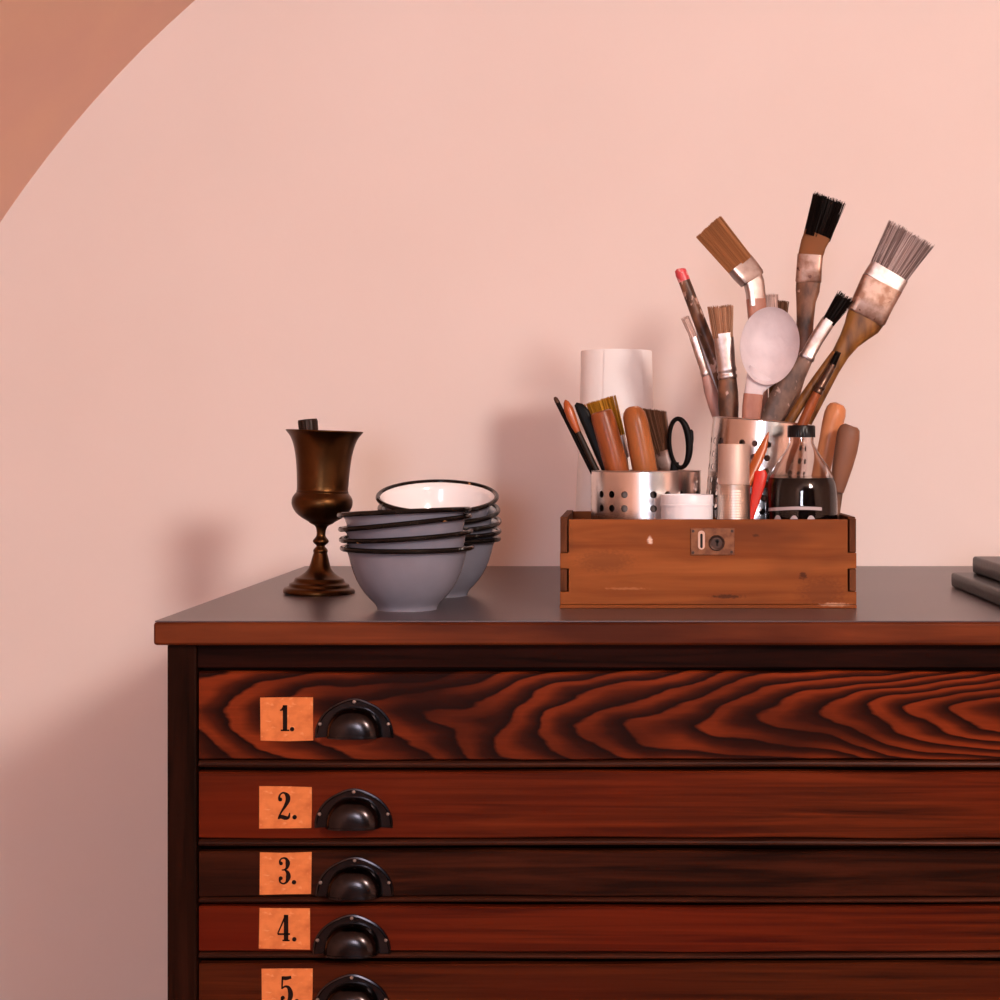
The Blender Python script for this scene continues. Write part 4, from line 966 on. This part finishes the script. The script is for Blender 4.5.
# small black bristle brush with scraped handle
d = 1.800
e = thing('flat_brush', P(755, 525, d), 'small black bristled brush with bright ferrule and scraped grey-brown handle', 'brush', G2)
obj('bristles', hair((828, 323, d, 6.6, 4.0), (846, 296.5, d, 8.6, 4.4), 200, 0, 0.45, 0.12, 0.12, core=0.90), M['br_black'], e)
obj('ferrule', loft([(829.0, 320.4, d, 7.2, 4.2), (826.5, 324, d, 7.2, 4.4), (816, 340, d, 7.2, 4.8), (808.5, 354, d, 7.2, 5), (807.4, 356, d, 8.0, 5.6), (806.2, 358.4, d, 8.0, 5.6), (805.6, 359.6, d, 7, 5)], 0, 18, 3.6), M['ferrule'], e)
obj('handle', loft([(807, 357, d, 6.8, 4.8), (799, 369, d, 9.6, 5.2), (790, 383, d, 11.6, 5.4), (782, 398, d, 12.4, 5.4), (774.5, 413, d, 12.0, 5.4), (768, 428, d, 10, 5), (757, 460, d, 7, 4), (750, 495, d, 5, 4)], 0, 20, 3.0), M['greybrown'], e)
# wide grey brush
d = 1.826
e = thing('wide_brush', P(775, 525, d), 'widest brush with grey bristles, bright steel ferrule and golden handle', 'brush', G2)
obj('bristles', hair((888, 273, d, 20.4, 6.0), (911.5, 233.5, d, 25.4, 5.2), 520, 0.0, 0.40, 0.055, 0.03, core=0.93), M['br_grey'], e)
obj('ferrule', loft([(889.5, 271.5, d, 21.0, 6.6), (882, 284, d, 21.3, 6.8)], 0, 22, 5), M['ferrule'], e)
obj('stained_ferrule', loft([(882.2, 283.6, d, 21.5, 7.0), (874, 300, d, 20.6, 7.0), (866.4, 316.5, d, 20.2, 7.0), (865.5, 318.2, d, 18.5, 6)], 0, 22, 5), M['ferrule_dirty'], e)
obj('handle', loft([(866.8, 315.5, d, 19.6, 6), (862.5, 323, d, 18.6, 6.2), (856.5, 331, d, 14.6, 6.4), (849, 341, d, 10.8, 6.4), (841, 353, d, 8.8, 6.2), (832, 369, d, 7.8, 6), (822, 389, d, 7.4, 5.8), (811, 411, d, 7.0, 5.6), (803, 427, d, 6.6, 5.4), (785, 463, d, 5.5, 5), (770, 500, d, 5, 4.6)], 0, 20, 2.6), M['golden'], e)
# slender brushes in front of the wide one
d = 1.784
e = thing('thin_brush', P(765, 525, d), 'slender golden-brown stick crossing the wide brush handle', 'brush', G2)
obj('handle', loft([(834, 352, d, 2.4, 2.4), (829, 361, d, 3.8, 3.4), (819, 376, d, 4.6, 4), (806, 395, d, 5.0, 4.4), (790, 421, d, 5.0, 4.4), (778, 445, d, 4, 4), (762, 485, d, 3, 3)], 0, 14), M['golden'], e)
d = 1.774
e = thing('thin_brush', P(778, 525, d), 'small dark-ferruled brush with silver rings and orange-brown handle', 'brush', G2)
obj('bristles', hair((832, 366, d, 3.4, 2.6), (838.5, 352, d, 2.6, 2), 50, 0, 0.4, 0.08, 0.1, core=0.9), M['br_black'], e)
obj('ferrule', loft([(833, 364.5, d, 3.8, 3), (826, 377, d, 4.4, 3.8), (821.4, 385, d, 4.6, 4.2), (820.8, 386, d, 5.3, 4.8), (819.8, 387.8, d, 5.3, 4.8), (819.2, 389, d, 4.6, 4.2), (818.4, 390.4, d, 5.3, 4.8), (817.4, 392.4, d, 5.3, 4.8), (817, 393.2, d, 4.6, 4)], 0, 16), M['ferrule_dark'], e)
obj('handle', loft([(817.4, 392.4, d, 4.4, 4), (811, 405, d, 5.2, 4.6), (803.5, 422, d, 5.2, 4.6), (788, 460, d, 4, 4), (776, 495, d, 3, 3)], 0, 14), M['handle1'], e)

# ------------------------------------------------------------------ two dark bound books at the right
def book(x0, x1, y0, y1, z0, z1, m, label):
    e = empty('book', ((x0 + x1) / 2, (y0 + y1) / 2, z0), label, 'book', 'books on the chest top')
    cv = 0.0028
    bm = bmesh.new()      # cover: lower board, rounded spine on the left, upper board
    n = 8; r = (z1 - z0) / 2; zc = (z0 + z1) / 2; outer = []; inner = []
    for i in range(n + 1):
        a = PI / 2 + PI * i / n
        outer.append((x0 + 0.004 + 0.004 * math.cos(a), zc + r * math.copysign(abs(math.sin(a)) ** 0.35, math.sin(a))))
        inner.append((x0 + 0.0055 + 0.003 * math.cos(a), zc + (r - cv) * math.copysign(abs(math.sin(a)) ** 0.35, math.sin(a))))
    outl = [(x1, z1)] + outer + [(x1, z0)] + [(x1, z0 + cv)] + inner[::-1] + [(x1, z1 - cv)]
    extrude_outline(outl, lambda u, v, w: Vector((u, y0 + w, v)), y1 - y0, bm)
    obj('cover', bm, m, e, bevel=0.0006)
    obj('page_block', boxbm(x0 + 0.0062, x1 - 0.004, y0 + 0.004, y1 - 0.004, z0 + cv, z1 - cv), M['pages'], e, smooth=False)
book(0.409, 0.660, 1.600, 1.950, TOP + 0.0002, TOP + 0.0180, M['book'], 'black bound book lying flat on the chest top under another')
book(0.432, 0.672, 1.605, 1.934, TOP + 0.0184, TOP + 0.0392, M['booktop'], 'dark grey book lying on top of the black book')
